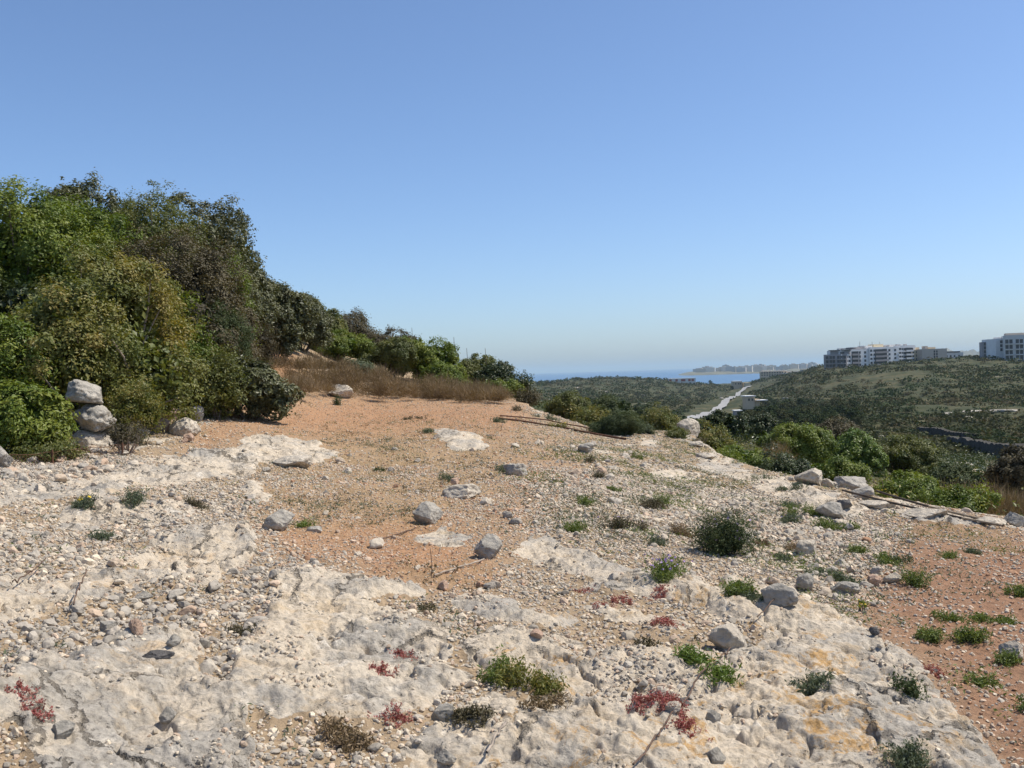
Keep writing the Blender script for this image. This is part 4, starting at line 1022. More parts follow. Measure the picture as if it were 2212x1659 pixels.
herb('cushion_plant', 'dull green tuft in a dark crevice of the bare slab', 1752, 1488, 66, 26, 'sage', 1300, .018, 10)
herb('herb', 'dark green spike plant at the edge of the bare slab and soil', 1966, 1496, 26, 44, 'rosem', 700, .018, 11)
for k, (u, v, w, h, lab) in enumerate([(1445, 1528, 120, 40, 'largest red sedum patch beside the cane on the slab'), (1422, 1346, 52, 26, 'red sedum patch among gravel above the cream rock'),
    (1385, 1518, 50, 24, 'faded red sedum joined to the largest patch'), (1434, 1278, 34, 14, 'small red sedum near the lilac flowered herb'), (1336, 1300, 30, 17, 'red sedum tuft in the middle gravel strip'),
    (1298, 1306, 16, 10, 'tiny red sedum next to the middle gravel tuft'), (855, 1560, 36, 22, 'red sedum alone in the foreground hollow'), (46, 1492, 26, 20, 'dark red sedum in the foreground pebbles at the picture edge'),
    (84, 1550, 16, 16, 'small dark red sedum below the foreground pebbles'), (1482, 1572, 30, 34, 'red sedum close under the cane'), (822, 1448, 30, 14, 'faint red sedum by the slab pebbles'), (866, 1420, 22, 16, 'small pinkish sedum in the slab gravel'), (1260, 1280, 26, 12, 'dull red sedum in the upper gravel strip'), (2010, 1452, 38, 18, 'pinkish sedum in a crack near the red soil')]):
    herb('sedum', lab, u, v, w*.85, h*.8, 'red', int(300+w*11), .011, 100+k, group='red sedum plants on the limestone', ratio=.6)
GT = [(1258, 1092, 60, 26, 'herb', 'green tuft with grey leaves at the top of the herb patch'), (1326, 1062, 34, 20, 'herb', 'small bright tuft in the middle of the herb patch'),
 (1345, 1140, 90, 50, 'twig', 'brown green straggly herb in the herb patch'), (1402, 1100, 90, 46, 'twig', 'dry brown grassy herb beside the grey gravel'), (1255, 1146, 60, 30, 'herb', 'low green tuft at the lower side of the herb patch'),
 (1432, 1092, 50, 30, 'herb', 'green grassy tuft at the gravel edge'), (1475, 1160, 56, 34, 'brown', 'round dry brown tuft beside the dark flowering bush'), (1420, 1178, 30, 28, 'sage', 'grey green tuft under the dry brown tuft'),
 (1695, 1096, 50, 24, 'sage', 'grey green tuft on the bank above the herbs'), (1748, 1112, 70, 34, 'herb', 'bright green herb at the slanted slab'), (1772, 1140, 60, 30, 'herb', 'green herb spilling below the slanted slab'),
 (1826, 1148, 66, 26, 'herb', 'green herb along the pale rim ledge'), (1690, 1130, 60, 28, 'sage', 'straggly herb on the rubble bank'), (1725, 1190, 26, 30, 'brown', 'dry brown tuft next to the rounded pale stone'),
 (1648, 1180, 30, 24, 'brown', 'small dry tuft behind the dark flowering bush'), (1855, 1195, 60, 30, 'herb', 'green herb at the top of the red soil'), (1900, 1215, 60, 28, 'herb', 'broad green herb on the red soil edge'),
 (1945, 1216, 34, 22, 'rosem', 'dark green small bush on the red soil edge'), (2046, 1206, 30, 22, 'herb', 'lone green tuft high on the red soil'), (1992, 1270, 44, 42, 'herb', 'tall green tuft on the red soil'), (2105, 1198, 30, 18, 'sage', 'grey green tuft high on the red soil'),
 (2055, 1340, 44, 22, 'herb', 'green tuft in the middle of the red soil'), (2138, 1342, 36, 18, 'herb', 'green tuft beside a wider one on the red soil'), (2176, 1346, 50, 22, 'herb', 'wide green tuft on the red soil'),
 (2088, 1386, 60, 38, 'herb', 'bushy green tuft low on the red soil'), (2008, 1382, 56, 32, 'herb', 'green tuft where the soil meets the bare slab'), (2205, 1288, 50, 32, 'herb', 'green bush tuft at the picture edge on red soil'),
 (2172, 1432, 42, 26, 'herb', 'green tuft under the cream soil stone'), (2130, 1478, 36, 22, 'herb', 'pale green tuft on the lower red soil'), (2212, 1532, 50, 32, 'herb', 'green tuft at the lower picture edge'),
 (826, 1018, 26, 14, 'rosem', 'tiny dark plant alone on the tan soil'), (1281, 1002, 30, 22, 'twig', 'dead brown tuft beside the pointed rock'), (1284, 1030, 48, 22, 'twig', 'spreading dead brown tuft below the pointed rock'),
 (664, 1138, 34, 20, 'succ', 'bright green tuft by the angular rock'), (922, 936, 40, 18, 'sage', 'grey green tuft at the tip of the pale outcrop'), (1092, 1020, 40, 18, 'sage', 'grass tuft at the lens shaped rock'),
 (975, 1040, 34, 24, 'sage', 'thin green sprigs behind the flat slab'), (206, 1086, 60, 30, 'sage', 'straggly weed with a yellow flower on the pale slab'), (280, 1082, 50, 34, 'sage', 'thin upright weeds on the pale slab'),
 (220, 1170, 60, 26, 'sage', 'grey dry weed in the rubble band'), (440, 1100, 60, 24, 'twig', 'dry weed by the grey ledge'), (735, 876, 34, 30, 'rosem', 'dark plant at the foot of the white ringed boulder'),
 (920, 1310, 40, 12, 'twig', 'low brown weed in the slab hollow'), (520, 1370, 44, 24, 'twig', 'withered weed in the slab cleft'), (1395, 1395, 30, 12, 'twig', 'brown weed among gravel by the cream rock'),
 (1010, 1545, 70, 30, 'twig', 'dry brown weed by the foreground hollow stone'), (730, 1610, 90, 34, 'brown', 'dry straw coloured weed near the bottom edge'), (1635, 1290, 60, 22, 'sage', 'grey green weed along the smooth slab end'),
 (1820, 1260, 70, 26, 'sage', 'grey weed on the bank of rubble'), (1780, 1240, 60, 24, 'sage', 'dull weed among bank stones'), (1690, 1210, 50, 20, 'sage', 'low weed on the bank next to the flowering bush'), (1505, 955, 26, 20, 'twig', 'brown tuft at the boulder foot'),
 (1370, 990, 22, 10, 'herb', 'tiny green plant on the rim gravel'), (1655, 1035, 34, 14, 'sage', 'grey tuft on the pale rim rock'), (1700, 1058, 30, 14, 'sage', 'small tuft on the rim rock below the blocks'), (1735, 1055, 26, 20, 'sage', 'grass tuft against the white topped block'),
 (1180, 905, 50, 18, 'sage', 'grey weed beside the rusty rods'), (1060, 912, 60, 14, 'sage', 'grey weed on the upper gravel'), (1120, 888, 40, 16, 'twig', 'brown weed at the gravel end'), (900, 905, 50, 10, 'twig', 'flat brown weed on the orange gravel'), (1215, 925, 40, 18, 'yellow', 'yellow flowered weed by the rod')]
for k, (u, v, w, h, sp, lab) in enumerate(GT):
    fl = (M_YEL, 3, .03) if 'yellow' in lab and 'flower' in lab else ((M_LILAC, 5, .016) if 'straggly herb' in lab else None)
    herb('tuft', lab, u, v, w, h*.85, sp, int(260+w*h*.55), .018 if v > 1000 else .026, 200+k, flowers=fl)
p = at(1862, 1322)
shrub('wildflower', 'single yellow wildflower on the stony bank', 'flower', None, p, .07, .10, 'herb', 40, .014, 77, nbr=5, flowers=(M_YEL, 9, .022))

# dry grass: one sheet of fine stems over the soils
def dry_grass(name, label, n, rmin, rmax, sp, seed, h, bw, cond):
    rg = np.random.default_rng(seed)
    x, y, th, r = ground_sample(n, rmin, rmax, rg)
    z = zone_at(x, y); keep = rg.random(n) < cond(z, x, y)*(r < rim(th, r)*1.0)
    x, y = x[keep], y[keep]; n = len(x)
    b = np.stack([x, y, gz(x, y)-.005], 1)
    hh = h*rg.uniform(.4, 1.2, n)[:, None]
    t = b+np.stack([rg.normal(0, .55, n), rg.normal(0, .55, n), np.ones(n)], 1)*hh
    s = rg.normal(size=(n, 3))*np.array([1, 1, 0]); s = s/(np.linalg.norm(s, axis=1)[:, None]+1e-6)*bw
    v = np.stack([b-s, b+s, t], 1).reshape(-1, 3)
    o = link(name, mesh_data(name, v, np.arange(n*3).reshape(n, 3), L[sp], False, {'tint': ('FLOAT', np.repeat(rg.random(n), 3))}))
    return tag(o, label, 'grass', None, 'stuff')
dry_grass('dry_grass', 'short straw coloured dry grass on the orange soil', 130000, 4, 22, 'straw', 51, .055, .0024, lambda z, x, y: (1-z['rock'])*np.clip(z['dry']*1.2+.05, 0, 1)*sstep(-.3, .3, fbm(x*1.5, y*1.5, 55, 3)))
def weeds(name, label, n, sp, seed, size, cond):
    rg = np.random.default_rng(seed)
    x, y, th, r = ground_sample(n, 4, 24, rg)
    z = zone_at(x, y); keep = rg.random(n) < cond(z, x, y)*(r < rim(th, r))
    x, y = x[keep], y[keep]; n = len(x); k = 14
    s = size*rg.uniform(.4, 1.5, n)
    off = rg.normal(size=(n, k, 2))*s[:, None, None]
    X, Y = x[:, None]+off[..., 0], y[:, None]+off[..., 1]
    P = np.stack([X, Y, gz(X.ravel(), Y.ravel()).reshape(X.shape)+np.abs(rg.normal(size=(n, k)))*s[:, None]*.55], -1).reshape(-1, 3)
    v, f = leaves(P, rg.normal(size=P.shape)+np.array([0, 0, .6]), .028, rg, .32)
    o = link(name, mesh_data(name, v, f, L[sp], False, {'tint': ('FLOAT', np.repeat(np.clip(np.repeat(rg.random(n), k)*.6+rg.random(len(P))*.4, 0, 1), 4))}))
    return tag(o, label, 'weeds', None, 'stuff')
patchy = lambda x, y, s, a, b: sstep(a, b, fbm(x*.8, y*.8, s, 4))
weeds('weeds', 'creeping green weeds among the grey gravel and soil edge', 42000, 'herb', 61, .05, lambda z, x, y: (1-z['rock'])*np.clip(z['grav']*.9+z['brown']*.22+.03, 0, 1)*patchy(x, y, 57, .02, .36))
weeds('weeds', 'grey green dusty weeds among the gravel', 34000, 'sage', 62, .05, lambda z, x, y: (1-z['rock'])*np.clip(z['grav']*.8+z['brown']*.2+z['dry']*.3+.06, 0, 1)*patchy(x, y, 58, .0, .36))
weeds('weeds', 'withered brown weeds among the gravel', 16000, 'twig', 63, .03, lambda z, x, y: (1-z['rock'])*np.clip(z['grav']*.5+z['brown']*.3+z['dry']*.5+.08, 0, 1)*patchy(x, y, 59, .05, .45))
dry_grass('grass', 'sparse greenish grass in the soil pockets', 34000, 4, 24, 'sage', 52, .05, .003, lambda z, x, y: (1-z['rock'])*np.clip(.12+z['dry']*.5+.4*z['grav'], 0, 1)*sstep(.05, .5, fbm(x*.9, y*.9, 56, 3)))

# ------------------------------------------------------------------ rods, poles, sticks, mesh
M_RUST = plain_mat('rusty_iron', (.13,.062,.035), .35, 30, .85, .3)
M_POLE = plain_mat('weathered_dark_pole', (.085,.065,.050), .35, 14, .8, .25)
M_POLE2 = plain_mat('pale_worn_pole', (.33,.26,.18), .3, 14, .85, .2)
M_CANE = plain_mat('brown_cane', (.13,.085,.06), .35, 30, .85, .2)
def rod(name, label, pts, rad, mat, cat='rod', lift=.02, lifts=None, group=None, n=18, kids=None):
    """pts: picture points where the rod lies on the ground"""
    P = [at(u, v) for u, v in pts]
    Q = []
    for a in range(len(P)-1):
        for t in np.linspace(0, 1, n, endpoint=(a == len(P)-2)): Q.append(P[a]*(1-t)+P[a+1]*t)
    Q = np.array(Q)
    if lifts is None: Q[:, 2] = np.maximum(Q[:, 2], gz(Q[:, 0], Q[:, 1])+lift)*.6+(np.linspace(Q[0, 2], Q[-1, 2], len(Q))+lift)*.4
    else: Q[:, 2] = np.linspace(Q[0, 2]+lifts[0], Q[-1, 2]+lifts[1], len(Q))
    c = Q[0].copy()
    o = link(name, mesh_data(name, *tube(Q-c, rad, 8), mat, True), None, c)
    return tag(o, label, cat, group)
rod('rusty_rod', 'long rusty rod lying on gravel in front of the cushion bush', [(1078, 906), (1215, 925), (1352, 951)], .021, M_RUST)
rod('rusty_rod', 'shorter rusty rod lying behind the long one', [(1080, 904), (1180, 912), (1285, 934)], .013, M_RUST, lift=.06)
pA, pB = at(1812, 1062), at(2158, 1124)
def pole(name, label, u0, v0, r0, u1, v1, r1, rad, mats):
    a, b = on_dir(u0, r0), on_dir(u1, r1)
    q = np.linspace(0, 1, 60)[:, None]; ln = a*(1-q)+b*q
    up = float(np.quantile(gz(ln[:, 0], ln[:, 1])-ln[:, 2], .93))+rad
    a[2] += up+.10; b[2] += max(up*.6, .02)
    root = empty(name, a, label, 'pole', 'fallen poles on the plateau rim')
    L0 = b-a; cuts = [0]+[c for c, _ in mats]
    for (c, m), c0 in zip(mats, cuts):
        q = np.linspace(c0, c, 7)[:, None]
        sag = -.02*np.sin(q*np.pi)*np.array([[0, 0, 1]])
        link('shaft' if m is M_POLE else 'worn_end', mesh_data('shaft', *tube(L0*q+sag, rad, 8), m, True), root)
    return root
ra, rb = math.hypot(*at(1815, 1070)[:2])-.35, math.hypot(*at(2160, 1134)[:2])-.3
rc_, rd = 13.1, math.hypot(*at(2136, 1128)[:2])-.1
pole('fallen_pole', 'long dark pole lying along the edge of the rim rocks', 1815, 1056, ra, 2160, 1119, rb, .013, [(.78, M_POLE), (1.0, M_POLE2)])
pole('fallen_pole', 'second pole with a pale worn end, propped behind the dark one', 1888, 1041, rc_, 2136, 1113, rd, .014, [(.5, M_POLE), (1.0, M_POLE2)])
rod('wire', 'thin pale wire trailing over the rim boulders', [(1768, 1016), (1850, 1040), (1925, 1072)], .008, M_POLE2, 'wire', .16)
rod('stick', 'pale straight stick lying below the tall grey rock', [(938, 1249), (1046, 1214)], .0065, M_DEADWOOD, 'stick', .02)
rod('stick', 'thin dark pair of sticks lying below the rounded boulder', [(812, 1170), (896, 1146)], .006, M_CANE, 'stick', .015)
rod('cane', 'long brown cane lying across the bare slab to the cream rock', [(1368, 1668), (1470, 1545), (1500, 1500), (1578, 1412)], .0042, M_CANE, 'cane', .03)
rod('twig', 'thin dark twig arching over the orange stained slab', [(1636, 1352), (1690, 1302)], .0035, M_CANE, 'twig', .04)
rod('twig', 'bleached bent stem by the bottom edge', [(1050+2, 1652), (1080, 1600), (1095, 1585)], .006, M_DEADWOOD, 'twig', .05)
rod('twig', 'thin stem leaning on the big slab by the lichen spot', [(28, 1280), (100, 1228)], .004, M_CANE, 'twig', .06)
rod('twig', 'long thin stem lying toward the grey pebble drift', [(160, 1340), (180, 1282), (188, 1262)], .004, M_CANE, 'twig', .08)
p = at(931, 1250)
o = link('dead_stalk', mesh_data('dead_stalk', *tube([(0, 0, -.02), (.01, 0, .10), (.0, .01, .21)], [.003, .0025, .002], 5), M_CANE, True), None, p)
tag(o, 'dead upright stalk at the end of the pale stick', 'stalk')
# low rusty netting along the foot of the bush
f0, f1 = at(-60, 1012), at(300, 985)
nn = 46; parts = []; H = .13
t = np.linspace(0, 1, nn)
base = f0[None]*(1-t[:, None])+f1[None]*t[:, None]; base[:, 2] = gz(base[:, 0], base[:, 1])
for dr in (1, -1):
    for i in range(nn-3):
        j0, j1 = (i, i+3) if dr > 0 else (i+3, i)
        parts.append(tube([base[j0]+[0, 0, .0], (base[j0]+base[j1])/2+[0, 0, H/2], base[j1]+[0, 0, H]], .0015, 3))
rail = base+np.array([0, 0, H])
parts.append(tube(rail, .0028, 4))
v, f = join(parts); c = f0.copy()
root = empty('wire_fence', c, 'low sagging rusty wire netting in front of the bright green bush', 'fence')
link('netting', mesh_data('netting', v-c, f, M_RUST), root)
for k in (2, 20, 40):
    link('post', mesh_data('post', *tube([base[k]-c-[0, 0, .05], base[k]-c+[0, 0, H+.03]], .012, 6), M_RUST, True), root)

# ------------------------------------------------------------------ valley: road, walls, far bushes
def ribbon(name, pts, width, mat, lift=.05, wmul=None, uvr=True):
    P = np.array(pts, float)
    q = np.linspace(0, len(P)-1, 90)
    P = np.stack([np.interp(q, np.arange(len(P)), P[:, k]) for k in range(2)], 1)
    d = np.gradient(P, axis=0); d /= np.linalg.norm(d, axis=1)[:, None]
    s = np.stack([d[:, 1], -d[:, 0]], 1)
    cols = []
    for w in np.linspace(-.5, .5, 5):
        a = P+s*w*width; cols.append(np.concatenate([a, gz(a[:, 0], a[:, 1])[:, None]], 1))
    cols = np.array(cols); cols[..., 2] = np.maximum(cols[..., 2], cols[2:3, :, 2]-.1)+lift
    n = len(P); v = cols.transpose(1, 0, 2).reshape(-1, 3)
    f = [(i*5+j, i*5+j+1, (i+1)*5+j+1, (i+1)*5+j) for i in range(n-1) for j in range(4)]
    o = link(name, mesh_data(name, v, np.array(f), mat, True)); o['kind'] = 'structure'
    return o
M_ROAD = plain_mat('pale_dusty_road', (.31,.305,.295), .1, .3, .95, .1)
M_TRACK = plain_mat('dusty_footpath', (.45,.36,.25), .15, .5, .95, .1)
rp = ROADP
ribbon('road', [q[:2] for q in rp], 3.8, M_ROAD, .9)
fp = [at(1795, 975, 70), at(1840, 979, 75), at(1868, 985, 75), at(1895, 996, 70), at(1940, 1002, 70), at(1990, 1008, 60), at(2050, 1020, 60), at(2110, 1036, 55)]
ribbon('footpath', [q[:2] for q in fp], 1.0, M_TRACK, .12)
M_WALL = rock_material('dry_stone', (.045,.042,.036), (.075,.07,.06), (.12,.11,.095))
def stone_wall(label, pts, hgt, wid):
    P = np.array([at(u, v, rm)[:2] for u, v, rm in pts]); q = np.linspace(0, len(P)-1, 60)
    P = np.stack([np.interp(q, np.arange(len(P)), P[:, k]) for k in range(2)], 1)
    d = np.gradient(P, axis=0); d /= np.linalg.norm(d, axis=1)[:, None]; s = np.stack([d[:, 1], -d[:, 0]], 1)
    z = gz(P[:, 0], P[:, 1]); rg = np.random.default_rng(3)
    ht = hgt*(.92+.16*rg.random(60))
    prof = [(-.5, -.4), (-.42, .6), (-.35, 1), (.35, 1), (.42, .6), (.5, -.4)]
    v = np.stack([np.concatenate([P+s*w*wid*(1+.04*rg.normal(size=(60, 1))), (z+ht*k)[:, None]], 1) for w, k in prof], 1).reshape(-1, 3)
    f = [(i*6+j, i*6+j+1, (i+1)*6+j+1, (i+1)*6+j) for i in range(59) for j in range(5)]
    c = v.mean(0); o = link('dry_stone_wall', mesh_data('dry_stone_wall', v-c, np.array(f), M_WALL), None, c)
    return tag(o, label, 'wall')
stone_wall('long dark dry stone wall beside the footpath on the valley side', [(2052, 966, 75), (2110, 978, 75), (2180, 996, 75), (2260, 1016, 70)], 1.25, .9)
stone_wall('shorter dark dry stone wall higher up the hillside', [(1985, 940, 100), (2050, 950, 100), (2110, 958, 100)], 1.2, .9)

# pale rock outcrops on the hillside
FO = 'pale rocks on the far hillside'
rg = np.random.default_rng(61)
for k, (u, v, w, h) in enumerate([(1935, 1000, 30, 9), (1985, 1010, 44, 8), (2040, 1020, 60, 9), (2080, 1010, 50, 8), (2020, 995, 40, 6), (1912, 985, 22, 8), (1870, 962, 20, 8), (1835, 945, 22, 9), (1905, 950, 16, 9), (1990, 905, 26, 5), (2060, 898, 40, 5), (2120, 892, 60, 5), (2180, 890, 60, 5), (2090, 905, 30, 5), (1760, 886, 30, 5), (1800, 888, 24, 4), (1700, 862, 16, 3), (1880, 955, 18, 6), (2030, 925, 20, 4), (2150, 905, 40, 4), (1950, 940, 14, 4), (1560, 862, 10, 3), (1310, 848, 14, 3), (1250, 838, 16, 2), (1205, 868, 14, 3), (1390, 855, 14, 3)]):
    add_rock('outcrop', 'pale limestone outcrop among the scrub of the hillside across the valley', u, v, w, h, 'grey', 400+k, .8, rg.uniform(-.4, .4), 9, .06, FO, p=at(u, v, 45), level=2, cat='outcrop', sink=.25)

FM = {k: leaf_mat('far_'+k, *c, .8, .1, .15) for k, c in dict(
    deep=((.026,.042,.018), (.042,.062,.026), (.072,.090,.036)), mid=((.042,.050,.026), (.066,.072,.035), (.098,.096,.046)),
    dull=((.070,.062,.036), (.105,.090,.050), (.15,.122,.068))).items()}
def far_proto(name, sp, n, seed, leaf, lobes=6):
    rg = np.random.default_rng(seed)
    pt, ow, cl, c, _ = crown_points(1.0, 1.0, 1.0, n, rg, lobes, per=6, spread=.06, fill=.2, dome=1.2)
    v, f = leaves(pt, ow, leaf, rg, .7)
    return mesh_data(name, v, f, FM[sp], False, {'tint': ('FLOAT', np.repeat(np.clip(.4*rg.random(len(pt))+.6*cl, 0, 1), 4))})
BUSHP = [far_proto('hillside_bush', s, 750, 70+i, .085) for i, s in enumerate(['deep', 'deep', 'mid', 'mid', 'dull'])]
TREEP = [far_proto('valley_tree', s, 1700, 80+i, .085, 9) for i, s in enumerate(['deep', 'deep', 'mid'])]
rg = np.random.default_rng(17)
def far_bush(u, v, rmin, w, k, proto, name, label, cat, group):
    p = at(u, v, rmin); r = math.hypot(p[0], p[1])
    if road_gap(p[0], p[1]) < 9+w*px(r)*.5: return None
    W = w*px(r); H = W*k
    o = link(name, proto, None, p-np.array([0, 0, .1*H])); o.rotation_euler = (0, 0, rg.uniform(0, 6.28)); o.scale = (W, W*rg.uniform(.8, 1.1), H)
    tag(o, label, cat, group)
    return o
# the dark wood in the valley bottom
for i in range(120):
    u = rg.uniform(1600, 1850); t = (u-1600)/250
    v = rg.uniform(868+14*t, 938-8*t)
    far_bush(u, v, 70, rg.uniform(22, 46)*(.55+.6*(v-860)/80), rg.uniform(.62, .95), TREEP[int(rg.integers(3))], 'valley_tree', 'rounded dark tree in the grove below the apartment hill', 'tree', 'dark trees in the valley grove')
for u, v, w, lab in ((1582, 842, 9, 'dark tree by the sandy house beside the road'), (1560, 828, 8, 'dark tree in front of the bay'), (1535, 830, 10, 'dark round tree on the far shore side of the road'), (1600, 831, 8, 'small dark tree behind the sandy house')):
    far_bush(u, v, 400, w, .9, TREEP[0], 'valley_tree', lab, 'tree', 'trees along the far road')
for i in range(130):
    u = rg.uniform(1700, 2240); t = sstep(1700, 2212, u)
    v = rg.uniform(812, 985)
    near_ = (v-800)/185
    far_bush(u, v, 75, rg.uniform(12, 34)*(.35+1.25*near_), rg.uniform(.35, .6), BUSHP[int(rg.integers(5))], 'hillside_bush', 'round scrub bush dotted on the slope beneath the apartment blocks', 'bush', 'bushes on the apartment hillside')
for i in range(45):
    u = rg.uniform(1165, 1600); v = rg.uniform(828, 905)
    far_bush(u, v, 80, rg.uniform(10, 24)*(.5+(v-820)/90), rg.uniform(.4, .65), BUSHP[int(rg.integers(4))], 'hillside_bush', 'dark scrub bush dotted on the middle slope toward the sea', 'bush', 'bushes on the middle slope')
def far_scrub(n, rmin, rmax, half, sp, seed, size, k, label, thr, th0=-.02):
    rg = np.random.default_rng(seed)
    th = rg.uniform(th0, half, n); r = np.exp(rg.uniform(math.log(rmin), math.log(rmax), n))
    x, y = r*np.sin(th), r*np.cos(th)
    m = (1.35*fbm(x/62, y/62, seed, 4)+.16*rg.normal(size=n) > thr) & (road_gap(x, y) > 12)
    x, y, r = x[m], y[m], r[m]; n = len(x)
    s = size*rg.uniform(.5, 1.5, n)*(.6+r/420)
    d = rg.normal(size=(n, k, 3)); d /= np.linalg.norm(d, axis=2)[..., None]; d[..., 2] = np.abs(d[..., 2])
    p = np.stack([x, y, gz(x, y)], 1)[:, None]+d*s[:, None, None]*np.array([1.2, 1.2, .62])
    P = p.reshape(-1, 3)
    v, f = leaves(P, d.reshape(-1, 3), np.repeat(s, k)*.42, rg, .8)
    t = np.clip(np.repeat(rg.random(n), k)*.7+rg.random(n*k)*.3, 0, 1)
    o = link('scrub', mesh_data('scrub', v, f, FM[sp], False, {'tint': ('FLOAT', np.repeat(t, 4))}))
    tag(o, label, 'scrub', None, 'stuff')
far_scrub(9000, 90, 1150, .62, 'mid', 71, 1.05, 26, 'olive scrub speckling the hillsides', -.16)
far_scrub(7000, 90, 1150, .62, 'dull', 72, .8, 22, 'dry brownish scrub speckling the hillsides', -.16)
far_scrub(6500, 90, 1150, .62, 'deep', 73, 1.0, 26, 'dark green scrub speckling the hillsides', -.08)

# ------------------------------------------------------------------ buildings
def bmat(name, c, v=.05): return plain_mat(name, c, v, .4, .9, .15)
B_WHITE, B_DIM, B_CREAM, B_TAUPE, B_PALE, B_SAND = bmat('white_render', (.80,.79,.76)), bmat('grey_and_shaded_render', (.36,.33,.32)), bmat('cream_render', (.72,.60,.40)), bmat('taupe_render', (.52,.45,.37)), bmat('pale_render', (.66,.64,.60)), bmat('sandstone', (.55,.44,.31))  # the dim grey also carries the painted shade of the white block's wing
M_PANE = NT('dark_window'); M_PANE = M_PANE.done((.03,.033,.04), None, .2, .5)
M_REDROOF = bmat('red_roof', (.33,.10,.07))
M_DARKROOF = bmat('dark_roof_trim', (.10,.10,.11))
class Block:
    """a building facing the viewer: local x runs along its front, local -y looks at the viewer"""
    def __init__(s, name, label, cat, u0, u1, vtop, vbot, r, turn=0.0, group=None):
        um = (u0+u1)/2; th = ang(um, vbot)[0]; s.r, s.u0, s.um, s.vbot = r, u0, um, vbot
        s.k = px(r)/math.cos(th*.0); s.z0 = z_at(um, vbot, r); s.turn = turn
        s.root = empty(name, (r*math.sin(th), r*math.cos(th), s.z0), label, cat, group)
        s.root.rotation_euler = (0, 0, -th+turn)
        s.c = 1/math.cos(turn)
    def X(s, u): return (u-s.um)*s.k*s.c
    def Z(s, v): return (s.vbot-v)*s.k
    def box(s, part, u0, u1, vt, vb, mat, y0=0.0, depth=12.0, sub=None, down=0.0):
        v, f = mbox(s.X(u0), s.X(u1), y0, y0+depth, s.Z(vb)-down, s.Z(vt))
        return link(part, mesh_data(part, v, f, mat), sub or s.root)
    def window(s, wall, u, v, w, h, y0, mat=None):
        v_, f_ = mbox(s.X(u)-w/2, s.X(u)+w/2, y0-.05, y0+.2, s.Z(v)-h/2, s.Z(v)+h/2)
        return link('window', mesh_data('window', v_, f_, mat or M_PANE), wall)
    def balcony(s, u, v, w, y0, mat, rail=None):
        x, z = s.X(u), s.Z(v)
        v1, f1 = join([mbox(x-w/2, x+w/2, y0-1.3, y0-.02, z-1.25, z-1.1), mbox(x-w/2, x+w/2, y0-1.3, y0-1.2, z-1.1, z-.15)])
        b = link('balcony', mesh_data('balcony', v1, f1, mat), s.root)
        v2, f2 = mbox(x-w/2+.3, x+w/2-.3, y0-.06, y0+.1, z-1.08, z+1.2)
        link('pane', mesh_data('pane', v2, f2, M_PANE), b)
AP = 'apartment blocks on the hill ridge'
R0 = 640
b = Block('apartment_block', 'shade-toned grey wing with dark balconies at the end of the white apartment block', 'building', 1782, 1827, 767, 798, R0-15, -.15, AP)
w = b.box('wall', 1782, 1827, 767, 798, B_DIM, 0, 14, down=6)  # wing turned from the sun; its shade is put into the wall colour
for row in range(3):
    v = 772+row*8.6
    b.box('balcony', 1785, 1805, v+4.5, v+6.2, B_DIM, -1.4, 1.38); b.box('balcony', 1808, 1825, v+4.5, v+6.2, B_DIM, -1.4, 1.38)
    for u in (1789, 1796, 1802, 1811, 1817, 1823): b.window(w, u, v+1.5, 1.5, 1.9, 0)
b.box('penthouse', 1794, 1832, 759.5, 767, B_DIM, 2.5, 9); b.box('roof', 1791, 1834, 758, 759.4, M_DARKROOF, 1.0, 11)
b = Block('apartment_block', 'long white stepped apartment block with balconies and roof aerials', 'building', 1827, 1969, 750, 796, R0, .62, AP)
wa = b.box('wall', 1827, 1879.4, 757, 796, B_WHITE, 0, 14, down=6)
wb = b.box('wall', 1879.5, 1935.4, 752.5, 794, B_WHITE, -1.2, 15, down=6)
wc = b.box('wall', 1935.5, 1969, 750.5, 791, B_WHITE, -.4, 14, down=7)
for row in range(4):
    v = 762+row*8.3
    for u in (1843.5, 1863, 1873): b.window(wa, u, v+.5, 1.3, 1.4, 0)
    b.balcony(1833.5, v+2, 5.6, 0, B_WHITE); b.balcony(1854, v+2, 5.2, 0, B_DIM)
    v = 759+row*8.2
    for u in (1882.5, 1888.5, 1917, 1928): b.window(wb, u, v+.5, 1.4, 1.3, -1.2)
    b.balcony(1897, v+2, 6.0, -1.2, B_DIM); b.balcony(1908, v+1.5, 3.8, -1.2, B_DIM)
    v = 758+row*7.6
    for u in (1944, 1948, 1963): b.window(wc, u, v+.5, 1.2, 1.5, -.4)
    b.balcony(1938, v+1.5, 3.0, -.4, B_WHITE); b.balcony(1956, v+1.5, 5.2, -.4, B_WHITE)
b.box('penthouse', 1856, 1874, 751.5, 756.9, B_DIM, 3, 7); b.box('penthouse', 1878, 1893, 749, 752.4, B_PALE, 3, 7)
ph = b.box('penthouse', 1896, 1914, 746.5, 752.4, B_CREAM, 3, 6); b.box('penthouse', 1926, 1936, 748, 752.4, B_PALE, 3, 6)
b.box('parapet', 1827, 1879, 755.6, 756.95, B_PALE, .0, .3); b.box('roof_slab', 1846, 1860, 753.0, 754.4, M_DARKROOF, 2, 8)
for u, v in ((1873, 740), (1896.5, 741), (1911, 741.5)):
    vv, ff = tube([(b.X(u), 5, b.Z(752)), (b.X(u), 5, b.Z(v))], .12, 4); link('aerial', mesh_data('aerial', vv, ff, M_DARKROOF), b.root)
for u in (1833, 1840, 1849, 1865, 1885, 1920, 1944, 1951, 1960):
    yv = 755.6 if u < 1879 else (752.4 if u < 1935 else 750.4)
    b.box('water_tank', u-1.6, u+1.6, yv-2.6, yv-.05, B_PALE if u % 2 else B_DIM, 4.0, 2.0)
